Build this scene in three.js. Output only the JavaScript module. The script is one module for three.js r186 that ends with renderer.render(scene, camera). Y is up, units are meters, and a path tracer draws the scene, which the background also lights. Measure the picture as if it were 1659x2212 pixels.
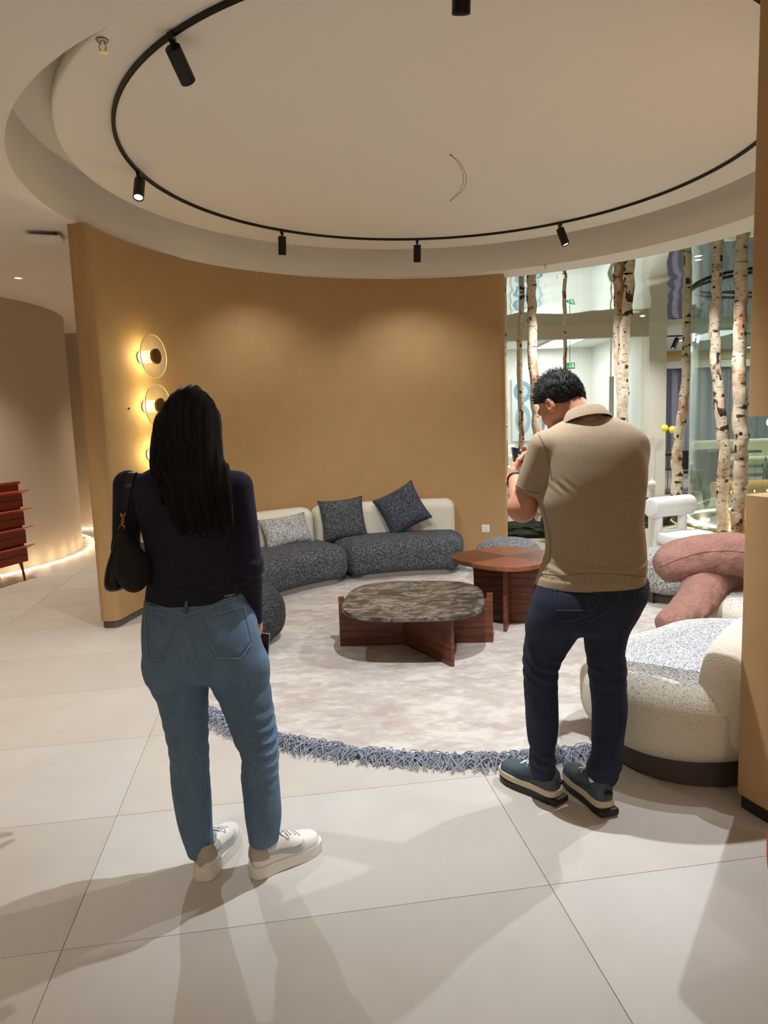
import * as THREE from 'three';
import { mergeGeometries, mergeVertices, toCreasedNormals } from 'three/addons/utils/BufferGeometryUtils.js';
import { RoundedBoxGeometry } from 'three/addons/geometries/RoundedBoxGeometry.js';
import { RectAreaLightUniformsLib } from 'three/addons/lights/RectAreaLightUniformsLib.js';

// ---------------------------------------------------------------- camera, lights, exposure
RectAreaLightUniformsLib.init();
const scene = new THREE.Scene();
scene.background = new THREE.Color(0x000000);
const renderer = new THREE.WebGLRenderer({ antialias: true });
renderer.toneMapping = THREE.LinearToneMapping;
renderer.toneMappingExposure = 0.94;
renderer.shadowMap.enabled = true;
renderer.shadowMap.type = THREE.PCFSoftShadowMap;

const FOCAL = 1540, EYE = 1.55, PITCH = 0.125, ROLL = -0.0348;
const camera = new THREE.PerspectiveCamera(2 * Math.atan(1106 / FOCAL) * 180 / Math.PI, 1659 / 2212, 0.05, 60);
const cFwd = new THREE.Vector3(0, -Math.sin(PITCH), -Math.cos(PITCH));
const cUp0 = new THREE.Vector3(0, Math.cos(PITCH), -Math.sin(PITCH));
const cRt0 = new THREE.Vector3(1, 0, 0);
const cRt = cRt0.clone().multiplyScalar(Math.cos(ROLL)).addScaledVector(cUp0, Math.sin(ROLL));
const cUp = cRt0.clone().multiplyScalar(-Math.sin(ROLL)).addScaledVector(cUp0, Math.cos(ROLL));
camera.position.set(0, EYE, 0);
camera.quaternion.setFromRotationMatrix(new THREE.Matrix4().makeBasis(cRt, cUp, cFwd.clone().negate()));
// a point measured on the photograph, at its own distance z in the room
function at(px, py, z) {
  const d = cFwd.clone().multiplyScalar(FOCAL).addScaledVector(cRt, px - 829.5).addScaledVector(cUp, -(py - 1106));
  return new THREE.Vector3(0, EYE, 0).addScaledVector(d, z / d.z);
}

// strengths (candela for spots, nits-like for panels)
const WARM = 0xffead0, NEUTRAL = 0xf5faff, COOL = 0xfbfbff;
const SPOT_GAIN = 1.0;

// ring geometry of the round lounge
const RX = 0.455, RZ = -5.2;                 // centre of the ceiling ring
const SOFFIT = 3.09, DISC_Y = 3.31, CAVITY_Y = 3.5, MIRROR_Y = 3.195;
const ring = (r, deg, y = 0, cx = RX, cz = RZ) => {   // deg from +z (towards camera) to +x
  const t = deg * Math.PI / 180; return new THREE.Vector3(cx + r * Math.sin(t), y, cz + r * Math.cos(t));
};

// ---------------------------------------------------------------- helpers
let seedState = 12345;
function mulberry(a) { return () => { a |= 0; a = a + 0x6D2B79F5 | 0; let t = Math.imul(a ^ a >>> 15, 1 | a); t = t + Math.imul(t ^ t >>> 7, 61 | t) ^ t; return ((t ^ t >>> 14) >>> 0) / 4294967296; }; }
const rnd = mulberry(20240611);
const clamp = (x, a = 0, b = 1) => Math.min(b, Math.max(a, x));
const lerp = (a, b, t) => a + (b - a) * t;
const smooth = (a, b, x) => { const t = clamp((x - a) / (b - a)); return t * t * (3 - 2 * t); };
function hash3(x, y, z) { let h = Math.imul(x, 374761393) ^ Math.imul(y, 668265263) ^ Math.imul(z, 1274126177); h = Math.imul(h ^ h >>> 13, 1274126177); return ((h ^ h >>> 16) >>> 0) / 4294967296; }
function vnoise(x, y, z = 0) {
  const xi = Math.floor(x), yi = Math.floor(y), zi = Math.floor(z), xf = x - xi, yf = y - yi, zf = z - zi;
  const u = xf * xf * (3 - 2 * xf), v = yf * yf * (3 - 2 * yf), w = zf * zf * (3 - 2 * zf);
  const l = (a, b, t) => a + (b - a) * t;
  return l(l(l(hash3(xi, yi, zi), hash3(xi + 1, yi, zi), u), l(hash3(xi, yi + 1, zi), hash3(xi + 1, yi + 1, zi), u), v),
    l(l(hash3(xi, yi, zi + 1), hash3(xi + 1, yi, zi + 1), u), l(hash3(xi, yi + 1, zi + 1), hash3(xi + 1, yi + 1, zi + 1), u), v), w);
}
function tnoise(u, v, n, m, s) {  // tileable value noise, n x m cells
  const x = u * n, y = v * m, xi = Math.floor(x), yi = Math.floor(y), xf = x - xi, yf = y - yi;
  const a = xf * xf * (3 - 2 * xf), b = yf * yf * (3 - 2 * yf), w = (i, j) => hash3(((i % n) + n) % n, ((j % m) + m) % m, s);
  return lerp(lerp(w(xi, yi), w(xi + 1, yi), a), lerp(w(xi, yi + 1), w(xi + 1, yi + 1), a), b);
}
const fbm = (u, v, n, m, s) => tnoise(u, v, n, m, s) * 0.5 + tnoise(u, v, n * 2, m * 2, s + 1) * 0.3 + tnoise(u, v, n * 4, m * 4, s + 2) * 0.2;
function texture(w, h, fn, { srgb = true, size = [1, 1] } = {}) {   // fn(u, v, rand) -> [r,g,b] 0..1 ; size = metres covered
  const data = new Uint8Array(w * h * 4), rr = mulberry(w * 7 + h * 13 + Math.imul(fn.toString().length, 31));
  for (let j = 0; j < h; j++) for (let i = 0; i < w; i++) {
    const c = fn((i + 0.5) / w, (j + 0.5) / h, rr), k = (j * w + i) * 4;
    data[k] = clamp(c[0]) * 255; data[k + 1] = clamp(c[1]) * 255; data[k + 2] = clamp(c[2]) * 255; data[k + 3] = 255;
  }
  const t = new THREE.DataTexture(data, w, h, THREE.RGBAFormat);
  t.wrapS = t.wrapT = THREE.RepeatWrapping; t.magFilter = THREE.LinearFilter; t.minFilter = THREE.LinearMipmapLinearFilter; t.generateMipmaps = true;
  t.repeat.set(1 / size[0], 1 / size[1]);
  if (srgb) t.colorSpace = THREE.SRGBColorSpace;
  t.needsUpdate = true; return t;
}
const grey = (w, h, fn, size) => texture(w, h, (u, v, r) => { const g = fn(u, v, r); return [g, g, g]; }, { srgb: false, size });
const rgb = (r, g, b) => [r / 255, g / 255, b / 255];
const mix3 = (a, b, t) => [lerp(a[0], b[0], t), lerp(a[1], b[1], t), lerp(a[2], b[2], t)];
const std = o => new THREE.MeshStandardMaterial({ roughness: 0.8, metalness: 0, ...o });
const phys = o => new THREE.MeshPhysicalMaterial({ roughness: 0.5, metalness: 0, ...o });

const taken = {};
function numbered(name) { const n = taken[name] = (taken[name] ?? -1) + 1; return n ? `${name}_${String(n).padStart(3, '0')}` : name; }
function thing(name, label, category, pos, turn = 0, group) {
  const o = new THREE.Group(); o.name = numbered(name); scene.add(o);
  if (pos) o.position.set(...(pos.isVector3 ? pos.toArray() : pos));
  o.rotation.y = turn; o.userData = { label, category }; if (group) o.userData.group = group; return o;
}
function part(parent, name, geo, mat, label) {
  const m = new THREE.Mesh(geo, mat); m.name = name; parent.add(m); if (label) m.userData.label = label; return m;
}
function single(name, geo, mat, label, category, group) {
  const m = new THREE.Mesh(geo, mat); m.name = numbered(name); scene.add(m); m.userData = { label, category }; if (group) m.userData.group = group; return m;
}
function struct(name, geo, mat, label) {
  const m = geo ? new THREE.Mesh(geo, mat) : new THREE.Group(); m.name = name; scene.add(m); m.userData = { kind: 'structure', label, category: name.split('_')[0] }; return m;
}
// --- geometry helpers
const V = (x, y, z) => new THREE.Vector3(x, y, z);
function shift(g, x = 0, y = 0, z = 0) { g.translate(x, y, z); return g; }
function box(x0, x1, y0, y1, z0, z1) { const g = new THREE.BoxGeometry(x1 - x0, y1 - y0, z1 - z0); g.translate((x0 + x1) / 2, (y0 + y1) / 2, (z0 + z1) / 2); return g; }
function rbox(w, h, d, r = 0.01, s = 3) { return new RoundedBoxGeometry(w, h, d, s, Math.min(r, w / 2, h / 2, d / 2)); }
function cyl(r0, r1, h, n = 32, open = false) { return new THREE.CylinderGeometry(r0, r1, h, n, 1, open); }
function tube(pts, r, seg = 24, rad = 8, closed = false) { return new THREE.TubeGeometry(new THREE.CatmullRomCurve3(pts.map(p => p.isVector3 ? p : V(...p)), closed), seg, r, rad, closed); }
function between(a, b, r0, r1 = r0, n = 16) { const d = b.clone().sub(a), g = cyl(r1, r0, d.length(), n); g.translate(0, d.length() / 2, 0); g.applyQuaternion(new THREE.Quaternion().setFromUnitVectors(V(0, 1, 0), d.normalize())); g.translate(a.x, a.y, a.z); return g; }
function merge(list) { return mergeGeometries(list.map(g => { const k = g.index ? g.toNonIndexed() : g; for (const a of Object.keys(k.attributes)) if (!['position', 'normal', 'uv'].includes(a)) k.deleteAttribute(a); return k; })); }
function lathe(pts, n = 48) { return new THREE.LatheGeometry(pts.map(p => new THREE.Vector2(...p)), n); }
// uv in metres, by the way each face points
function boxUV(g, s = 1) {
  const k = g.index ? g.toNonIndexed() : g, p = k.attributes.position, n = p.count, uv = new Float32Array(n * 2);
  const a = V(), b = V(), c = V();
  for (let i = 0; i < n; i += 3) {
    a.fromBufferAttribute(p, i); b.fromBufferAttribute(p, i + 1); c.fromBufferAttribute(p, i + 2);
    const nn = b.clone().sub(a).cross(c.clone().sub(a)), ax = Math.abs(nn.x), ay = Math.abs(nn.y), az = Math.abs(nn.z);
    [a, b, c].forEach((q, j) => { const [x, y] = ay >= ax && ay >= az ? [q.x, q.z] : ax >= az ? [q.z, q.y] : [q.x, q.y]; uv[(i + j) * 2] = x * s; uv[(i + j) * 2 + 1] = y * s; });
  }
  k.setAttribute('uv', new THREE.BufferAttribute(uv, 2)); return k;
}
// --- implicit surfaces: naive surface nets over a signed distance
function netMesh(sdf, min, max, cell, { uv = boxUV } = {}) {
  const nx = Math.ceil((max[0] - min[0]) / cell) + 1, ny = Math.ceil((max[1] - min[1]) / cell) + 1, nz = Math.ceil((max[2] - min[2]) / cell) + 1;
  const f = new Float32Array(nx * ny * nz), id = (i, j, k) => (j * nz + k) * nx + i;
  for (let j = 0; j < ny; j++) for (let k = 0; k < nz; k++) for (let i = 0; i < nx; i++) f[id(i, j, k)] = sdf(min[0] + i * cell, min[1] + j * cell, min[2] + k * cell);
  const vid = new Int32Array(nx * ny * nz).fill(-1), pos = [];
  const E8 = [[0, 1], [2, 3], [4, 5], [6, 7], [0, 2], [1, 3], [4, 6], [5, 7], [0, 4], [1, 5], [2, 6], [3, 7]];
  const off = c => [c & 1, c >> 1 & 1, c >> 2 & 1];
  for (let j = 0; j < ny - 1; j++) for (let k = 0; k < nz - 1; k++) for (let i = 0; i < nx - 1; i++) {
    const v = []; let m = 0;
    for (let c = 0; c < 8; c++) { const [a, b, d] = off(c), q = f[id(i + a, j + b, k + d)]; v.push(q); if (q < 0) m |= 1 << c; }
    if (m === 0 || m === 255) continue;
    let x = 0, y = 0, z = 0, n = 0;
    for (const [p, q] of E8) { if ((v[p] < 0) === (v[q] < 0)) continue; const t = v[p] / (v[p] - v[q]), A = off(p), B = off(q); x += A[0] + (B[0] - A[0]) * t; y += A[1] + (B[1] - A[1]) * t; z += A[2] + (B[2] - A[2]) * t; n++; }
    vid[id(i, j, k)] = pos.length / 3; pos.push(min[0] + (i + x / n) * cell, min[1] + (j + y / n) * cell, min[2] + (k + z / n) * cell);
  }
  const idx = [];
  const quad = (a, b, c, d, flip) => { if (a < 0 || b < 0 || c < 0 || d < 0) return; if (flip) idx.push(a, c, b, a, d, c); else idx.push(a, b, c, a, c, d); };
  for (let j = 1; j < ny - 1; j++) for (let k = 1; k < nz - 1; k++) for (let i = 1; i < nx - 1; i++) {
    const s = f[id(i, j, k)] < 0;
    if (s !== f[id(i + 1, j, k)] < 0) quad(vid[id(i, j - 1, k - 1)], vid[id(i, j, k - 1)], vid[id(i, j, k)], vid[id(i, j - 1, k)], !s);
    if (s !== f[id(i, j + 1, k)] < 0) quad(vid[id(i - 1, j, k - 1)], vid[id(i - 1, j, k)], vid[id(i, j, k)], vid[id(i, j, k - 1)], !s);
    if (s !== f[id(i, j, k + 1)] < 0) quad(vid[id(i - 1, j - 1, k)], vid[id(i, j - 1, k)], vid[id(i, j, k)], vid[id(i - 1, j, k)], !s);
  }
  const P = new Float32Array(pos), N = new Float32Array(pos.length), e = cell * 0.4;
  for (let i = 0; i < P.length; i += 3) {
    for (let it = 0; it < 2; it++) {
      const [x, y, z] = [P[i], P[i + 1], P[i + 2]], d = sdf(x, y, z);
      let gx = sdf(x + e, y, z) - sdf(x - e, y, z), gy = sdf(x, y + e, z) - sdf(x, y - e, z), gz = sdf(x, y, z + e) - sdf(x, y, z - e);
      const l = Math.hypot(gx, gy, gz) || 1; gx /= l; gy /= l; gz /= l;
      if (it === 0) { const st = clamp(d / Math.max(0.3, l / (2 * e)), -cell * 0.5, cell * 0.5); P[i] -= gx * st; P[i + 1] -= gy * st; P[i + 2] -= gz * st; }
      else { N[i] = gx; N[i + 1] = gy; N[i + 2] = gz; }
    }
  }
  const g = new THREE.BufferGeometry(); g.setAttribute('position', new THREE.BufferAttribute(P, 3)); g.setAttribute('normal', new THREE.BufferAttribute(N, 3)); g.setIndex(idx);
  return uv ? uv(g) : g;
}
const smin = (a, b, k) => { const h = Math.max(k - Math.abs(a - b), 0) / k; return Math.min(a, b) - h * h * k * 0.25; };
const smax = (a, b, k) => -smin(-a, -b, k);
function cone3(a, b, ra, rb) {  // tapered capsule
  const bx = b[0] - a[0], by = b[1] - a[1], bz = b[2] - a[2], L = bx * bx + by * by + bz * bz;
  return (x, y, z) => { const px = x - a[0], py = y - a[1], pz = z - a[2], t = clamp((px * bx + py * by + pz * bz) / L); return Math.hypot(px - bx * t, py - by * t, pz - bz * t) - lerp(ra, rb, t); };
}
function ell(c, r) { return (x, y, z) => { const X = x - c[0], Y = y - c[1], Z = z - c[2], k0 = Math.hypot(X / r[0], Y / r[1], Z / r[2]), k1 = Math.hypot(X / (r[0] * r[0]), Y / (r[1] * r[1]), Z / (r[2] * r[2])); return k1 < 1e-6 ? -Math.min(...r) : k0 * (k0 - 1) / k1; }; }
function rboxd(x, y, z, hx, hy, hz, r) { const qx = Math.abs(x) - hx + r, qy = Math.abs(y) - hy + r, qz = Math.abs(z) - hz + r; return Math.hypot(Math.max(qx, 0), Math.max(qy, 0), Math.max(qz, 0)) + Math.min(Math.max(qx, qy, qz), 0) - r; }
// stack of elliptic cross-sections [y, cx, cz, a, b], y descending or ascending
function loft(rows, { capTop = 0.02, capBot = 0.02, pow = 2 } = {}) {
  const R = rows.slice().sort((a, b) => a[0] - b[0]), y0 = R[0][0], y1 = R[R.length - 1][0];
  let lastY = NaN, cx, cz, A, B;
  const set = y => {
    if (y === lastY) return; lastY = y; const yc = clamp(y, y0, y1); let i = 0; while (i < R.length - 2 && R[i + 1][0] < yc) i++;
    const p = R[i], q = R[i + 1], o = R[Math.max(0, i - 1)], s = R[Math.min(R.length - 1, i + 2)], t = (yc - p[0]) / (q[0] - p[0] || 1);
    const cr = k => { const h = q[0] - p[0], m0 = (q[k] - o[k]) / ((q[0] - o[0]) || 1) * h, m1 = (s[k] - p[k]) / ((s[0] - p[0]) || 1) * h, t2 = t * t, t3 = t2 * t; return (2 * t3 - 3 * t2 + 1) * p[k] + (t3 - 2 * t2 + t) * m0 + (-2 * t3 + 3 * t2) * q[k] + (t3 - t2) * m1; };
    cx = cr(1); cz = cr(2); A = cr(3); B = cr(4);
  };
  return (x, y, z) => {
    set(y); const X = Math.abs(x - cx), Z = Math.abs(z - cz); let d;
    if (pow === 2) { const k0 = Math.hypot(X / A, Z / B), k1 = Math.hypot(X / (A * A), Z / (B * B)); d = k1 < 1e-6 ? -Math.min(A, B) : k0 * (k0 - 1) / k1; }
    else { const k = Math.pow(Math.pow(X / A, pow) + Math.pow(Z / B, pow), 1 / pow); d = (k - 1) * Math.min(A, B); }
    d = smax(d, y - y1, capTop); return smax(d, y0 - y, capBot);
  };
}
// ---------------------------------------------------------------- materials
const plasterBump = grey(256, 256, (u, v, r) => 0.5 + 0.25 * (tnoise(u, v, 64, 64, 3) - 0.5) + 0.3 * (r() - 0.5), [0.35, 0.35]);
const M = {};
M.ceiling = std({ color: 0xf0e9de, roughness: 0.95, bumpMap: plasterBump, bumpScale: 0.0004 });
const camelMap = texture(256, 256, (u, v, r) => mix3(rgb(179, 143, 96), rgb(187, 151, 104), clamp(fbm(u, v, 5, 5, 11) + 0.25 * (r() - 0.5))), { size: [0.8, 0.8] });
M.camel = std({ map: camelMap, roughness: 0.78, bumpMap: plasterBump, bumpScale: 0.0005 });
M.taupe = std({ color: 0xcfc1ae, roughness: 0.85, bumpMap: plasterBump, bumpScale: 0.0005 });
M.skirting = std({ color: 0x5d5048, roughness: 0.6 });
M.skirtingDark = std({ color: 0x1c1815, roughness: 0.5 });
M.white = std({ color: 0xeef0ea, roughness: 0.8 });
M.offwhite = std({ color: 0xe4ddcf, roughness: 0.85 });
M.blackMetal = std({ color: 0x17150f, roughness: 0.45, metalness: 0.3 });
M.black = std({ color: 0x12100f, roughness: 0.6 });
const tileMap = texture(512, 512, (u, v, r) => {
  const n = fbm(u, v, 3, 4, 21), m = fbm(u, v, 14, 10, 27); const t = 0.55 * n + 0.45 * m;
  return mix3(rgb(192, 187, 180), rgb(207, 203, 197), clamp(t + 0.12 * (r() - 0.5)));
}, { size: [1.6, 1.6] });
const tileRough = grey(256, 256, (u, v, r) => 0.5 + 0.16 * (fbm(u, v, 5, 5, 31) - 0.5) + 0.05 * (r() - 0.5), [1.1, 1.1]);
M.tiles = [0, 1, 2].map(i => { const t = tileMap.clone(); t.offset.set(i * 0.37, i * 0.61); t.needsUpdate = true; return std({ map: t, color: [0xffffff, 0xf8f6f3, 0xfdfaf6][i], roughness: 0.55, roughnessMap: tileRough }); });
for (const t of M.tiles) t.roughness = 1.0;
M.grout = std({ color: 0x9c9389, roughness: 0.9 });
M.glow = c => std({ color: 0x000000, emissive: c, emissiveIntensity: 1 });

// ---------------------------------------------------------------- floor: slab and separate tiles
const floor = struct('floor', box(-9, 14, -0.12, -0.0065, -21, 4), M.grout, 'pale greige tiled showroom floor');
{
  const yw = -0.145, d1 = V(Math.sin(yw), 0, -Math.cos(yw)), d2 = V(Math.cos(yw), 0, Math.sin(yw)), o = V(-1.02, 0, -1.98), TW = 1.546, TD = 0.757;
  const variants = [0, 1, 2, 3].map(i => { const g = new THREE.BoxGeometry(TW - 0.0022, 0.007, TD - 0.0022); const uv = g.attributes.uv, p = g.attributes.position; for (let k = 0; k < p.count; k++) uv.setXY(k, p.getX(k) + i * 0.53, p.getZ(k) + i * 0.29); return g; });
  let n = 0;
  for (let i = -4; i <= 4; i++) for (let j = -3; j <= 13; j++) {
    const c = o.clone().addScaledVector(d2, (i + 0.5) * TW).addScaledVector(d1, (j + 0.5) * TD);
    const rr = Math.hypot(c.x - RX, c.z - RZ);
    if (c.x < -7.5 || c.x > 6 || c.z < -11.4 || c.z > 1.4) continue;
    if (c.x > 0.2 && c.z < -6 && rr > 3.0) continue;                 // planted courtyard starts here
    if (c.x > 3.2 && c.z > -6.2) continue;
    const t = part(floor, n ? `tile_${String(n).padStart(3, '0')}` : 'tile', variants[(i * 7 + j * 3 + 70) % 4], M.tiles[(i * 5 + j * 2 + 60) % 3]); n++;
    t.position.set(c.x, -0.0035, c.z); t.rotation.y = -yw + 0; t.rotation.y = Math.atan2(-d2.z, d2.x);
  }
}

// ---------------------------------------------------------------- ceilings
function arcPts(r, a0, a1, n, cx = RX, cz = RZ) { const o = []; for (let i = 0; i <= n; i++) { const t = lerp(a0, a1, i / n) * Math.PI / 180; o.push([cx + r * Math.sin(t), cz + r * Math.cos(t)]); } return o; }
function flat(points, holes, y, thick) {   // horizontal slab from x/z outline
  const s = new THREE.Shape(points.map(p => new THREE.Vector2(p[0], -p[1])));
  for (const h of holes || []) s.holes.push(new THREE.Path(h.map(p => new THREE.Vector2(p[0], -p[1]))));
  const g = new THREE.ExtrudeGeometry(s, { depth: thick, bevelEnabled: false, curveSegments: 96 }); g.rotateX(-Math.PI / 2); g.translate(0, y, 0); return g;
}
const lowCeil = flat([[-9, 4], [6, 4], [6, -5.0], ...arcPts(3.09, 93, 180, 64), [RX, -13.5], [-9, -13.5]], [arcPts(2.68, 0, 357.5, 143)], SOFFIT, 0.11);
struct('ceiling', lowCeil, M.ceiling, 'cream plaster ceiling with a large round recess');
{ // vertical face of the recess, dark gap above, floating round panel
  const fascia = new THREE.CylinderGeometry(2.68, 2.68, CAVITY_Y - SOFFIT, 160, 1, true); fascia.translate(RX, (CAVITY_Y + SOFFIT) / 2, RZ);
  const outer = new THREE.CylinderGeometry(2.76, 2.76, CAVITY_Y - SOFFIT - 0.01, 160, 1, true); outer.translate(RX, (CAVITY_Y + SOFFIT) / 2 + 0.005, RZ);
  const top = cyl(2.76, 2.76, 0.05, 128); top.translate(RX, CAVITY_Y + 0.025, RZ);
  struct('ceiling_recess', merge([fascia, outer, top]), M.ceiling, 'curved upright band of the round ceiling recess');
  const disc = lathe([[0, 0], [2.42, 0], [2.43, 0.004], [2.435, 0.012], [2.435, 0.07], [0, 0.07]], 160); disc.translate(RX, DISC_Y, RZ);
  struct('ceiling_disc', disc, M.ceiling, 'round cream ceiling panel inside the recess');
}
// wavy mirror film over the planted courtyard
{
  const nr = 150, na = 150, P = [], I = [], U = [];
  for (let i = 0; i <= nr; i++) for (let j = 0; j <= na; j++) {
    const r = 3.06 + Math.pow(i / nr, 1.15) * 11, t = lerp(86, 181, j / na) * Math.PI / 180;
    let x = RX + r * Math.sin(t), z = RZ + r * Math.cos(t);
    z = Math.max(z, -13.5); x = Math.min(x, 14); x = Math.max(x, RX - 0.1);
    const w = 0.016 * (vnoise(x * 1.6, z * 1.0, 3) - 0.5) + 0.006 * (vnoise(x * 4.2, z * 2.2, 9) - 0.5);
    P.push(x, MIRROR_Y + w, z); U.push(x, z);
  }
  for (let i = 0; i < nr; i++) for (let j = 0; j < na; j++) { const a = i * (na + 1) + j; I.push(a, a + 1, a + na + 1, a + 1, a + na + 2, a + na + 1); }
  const g = new THREE.BufferGeometry(); g.setAttribute('position', new THREE.Float32BufferAttribute(P, 3)); g.setAttribute('uv', new THREE.Float32BufferAttribute(U, 2)); g.setIndex(I); g.computeVertexNormals();
  struct('ceiling_mirror', g, std({ color: 0xdfe6e2, metalness: 1, roughness: 0.03 }), 'wavy mirror film ceiling above the birch trunks');
  struct('ceiling_courtyard', flat([[6, -5.0], ...arcPts(3.0, 93, 180, 64), [RX, -13.5], [14, -13.5], [14, -5.0]].reverse(), [], 3.23, 0.07), M.offwhite, 'slab above the mirror film');
}
struct('ceiling_far', box(RX - 0.2, 14, 3.14, 3.3, -21, -13.42), M.white, 'white ceiling of the far rooms');

// ---------------------------------------------------------------- walls
function arcWall(rIn, rOut, a0, a1, y0, y1, cx, cz, rc = 0.05, n = 72) {   // upright slab bent around the ring, rounded ends
  const pts = [], push = (r, a) => pts.push([cx + r * Math.sin(a), cz + r * Math.cos(a)]);
  const A0 = a0 * Math.PI / 180, A1 = a1 * Math.PI / 180;
  const da = (r) => rc / r;
  for (let i = 0; i <= n; i++) push(rIn, lerp(A0 + da(rIn), A1 - da(rIn), i / n));
  for (let i = 1; i < 6; i++) { const t = i / 6 * Math.PI / 2; push(rIn + rc * (1 - Math.cos(t)), A1 - da(rIn) * (1 - Math.sin(t))); }
  for (let i = 0; i < 6; i++) { const t = i / 6 * Math.PI / 2; push(rOut - rc * (1 - Math.sin(t)), A1 - da(rOut) * (1 - Math.cos(t))); }
  for (let i = 0; i <= n; i++) push(rOut, lerp(A1 - da(rOut), A0 + da(rOut), i / n));
  for (let i = 1; i < 6; i++) { const t = i / 6 * Math.PI / 2; push(rOut - rc * (1 - Math.cos(t)), A0 + da(rOut) * (1 - Math.sin(t))); }
  for (let i = 0; i < 6; i++) { const t = i / 6 * Math.PI / 2; push(rIn + rc * (1 - Math.sin(t)), A0 + da(rIn) * (1 - Math.cos(t))); }
  const g = flat(pts.reverse(), [], y0, y1 - y0);
  return toCreasedNormals(boxUV(g), 0.5);
}
const WX = 0.55, WZ = -5.33, WR = 2.69;      // circle of the camel wall
struct('wall_back', arcWall(WR, WR + 0.16, 162.4, 266.2, 0.06, SOFFIT + 0.004, WX, WZ, 0.055), M.camel, 'curved camel plaster wall behind the dark sofa');
struct('baseboard_back', arcWall(WR + 0.012, WR + 0.148, 162.7, 265.9, 0, 0.062, WX, WZ, 0.05), M.skirting, 'dark brown skirting under the camel wall');
// near wall end at the right, with a display opening
{
  const r0 = 2.70, r1 = 2.9, a0 = 19.2, a1 = 88;
  struct('wall_right', merge([arcWall(r0, r1, a0, a1, 0.06, 1.235, RX, RZ, 0.03), arcWall(r0, r1, a0, a1, 1.525, SOFFIT + 0.004, RX, RZ, 0.03), arcWall(r0, r1, 34, a1, 1.235, 1.525, RX, RZ, 0.03)]), M.camel, 'camel wall end with a low display opening');
  struct('baseboard_right', arcWall(r0 + 0.012, r1 - 0.012, a0 + 0.3, a1, 0, 0.062, RX, RZ, 0.02), M.skirtingDark, 'black skirting under the camel wall end');
}
// taupe rounded wall block in the hall on the left
{
  const g = cyl(2.42, 2.42, SOFFIT + 0.004, 160); g.translate(-6.5, (SOFFIT + 0.004) / 2, -9.03);
  struct('wall_left', g, M.taupe, 'rounded taupe wall block in the hall with a light strip at its foot');
}
struct('wall_hall', box(-9, RX, 0, 3.2, -11.5, -11.35), M.taupe, 'taupe back wall of the hall');
struct('wall_west', box(-9.15, -9, 0, 3.2, -13.5, 4), M.offwhite, 'off white side wall of the hall');
struct('wall_south', box(-9.15, 6.15, 0, 3.2, 4, 4.15), M.offwhite, 'off white wall behind the camera');
struct('wall_east', box(6, 6.15, 0, 3.2, -4.9, 4), M.offwhite, 'off white wall beyond the lounge');
struct('wall_garden_south', box(3.52, 14, 0, 3.3, -5.0, -4.9), M.white, 'white wall closing the courtyard');
struct('wall_garden_west', box(0.3, 0.42, 0, 3.3, -13.5, -8.3), M.white, 'white wall behind the camel wall');
struct('wall_far', box(-0.6, 14, 0, 3.3, -21.1, -20.95), M.white, 'white end wall of the far rooms');
struct('wall_far_east', box(14, 14.1, 0, 3.3, -21, -4.9), M.white, 'white side wall of the far rooms');
struct('wall_far_west', box(-0.7, -0.6, 0, 3.3, -21, -13.4), M.white, 'white side wall of the far room');
// ---------------------------------------------------------------- ceiling fixtures and their light
M.lens = std({ color: 0xffffff, emissive: 0xf2f6ff, emissiveIntensity: 2.2, roughness: 0.4 });
M.bulbWarm = std({ color: 0xfff6dc, emissive: 0xfff0b4, emissiveIntensity: 1.3, roughness: 0.5 });
M.led = std({ color: 0xffffff, emissive: 0xfff3d8, emissiveIntensity: 3.0, roughness: 0.5 });
const TRX = 0.48, TRZ = -5.05, TRR = 2.07, TRK = 1.035;
{
  const t = thing('light_track', 'thin black ring track curving round the ceiling panel', 'track');
  const prof = lathe([[TRR - 0.011, 0], [TRR - 0.011, -0.018], [TRR - 0.006, -0.018], [TRR - 0.006, -0.012], [TRR + 0.006, -0.012], [TRR + 0.006, -0.018], [TRR + 0.011, -0.018], [TRR + 0.011, 0]], 160);
  prof.scale(1, 1, TRK); prof.translate(TRX, DISC_Y, TRZ); part(t, 'rail', prof, M.blackMetal);
}
const spotHousing = (() => {
  const body = lathe([[0, 0.0], [0.033, 0.0], [0.036, -0.003], [0.036, -0.158], [0.034, -0.16], [0.030, -0.16], [0.029, -0.145], [0, -0.145]], 32);
  return body;
})();
const spotLens = (() => { const g = cyl(0.0288, 0.0288, 0.004, 28); g.translate(0, -0.149, 0); return g; })();
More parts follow.
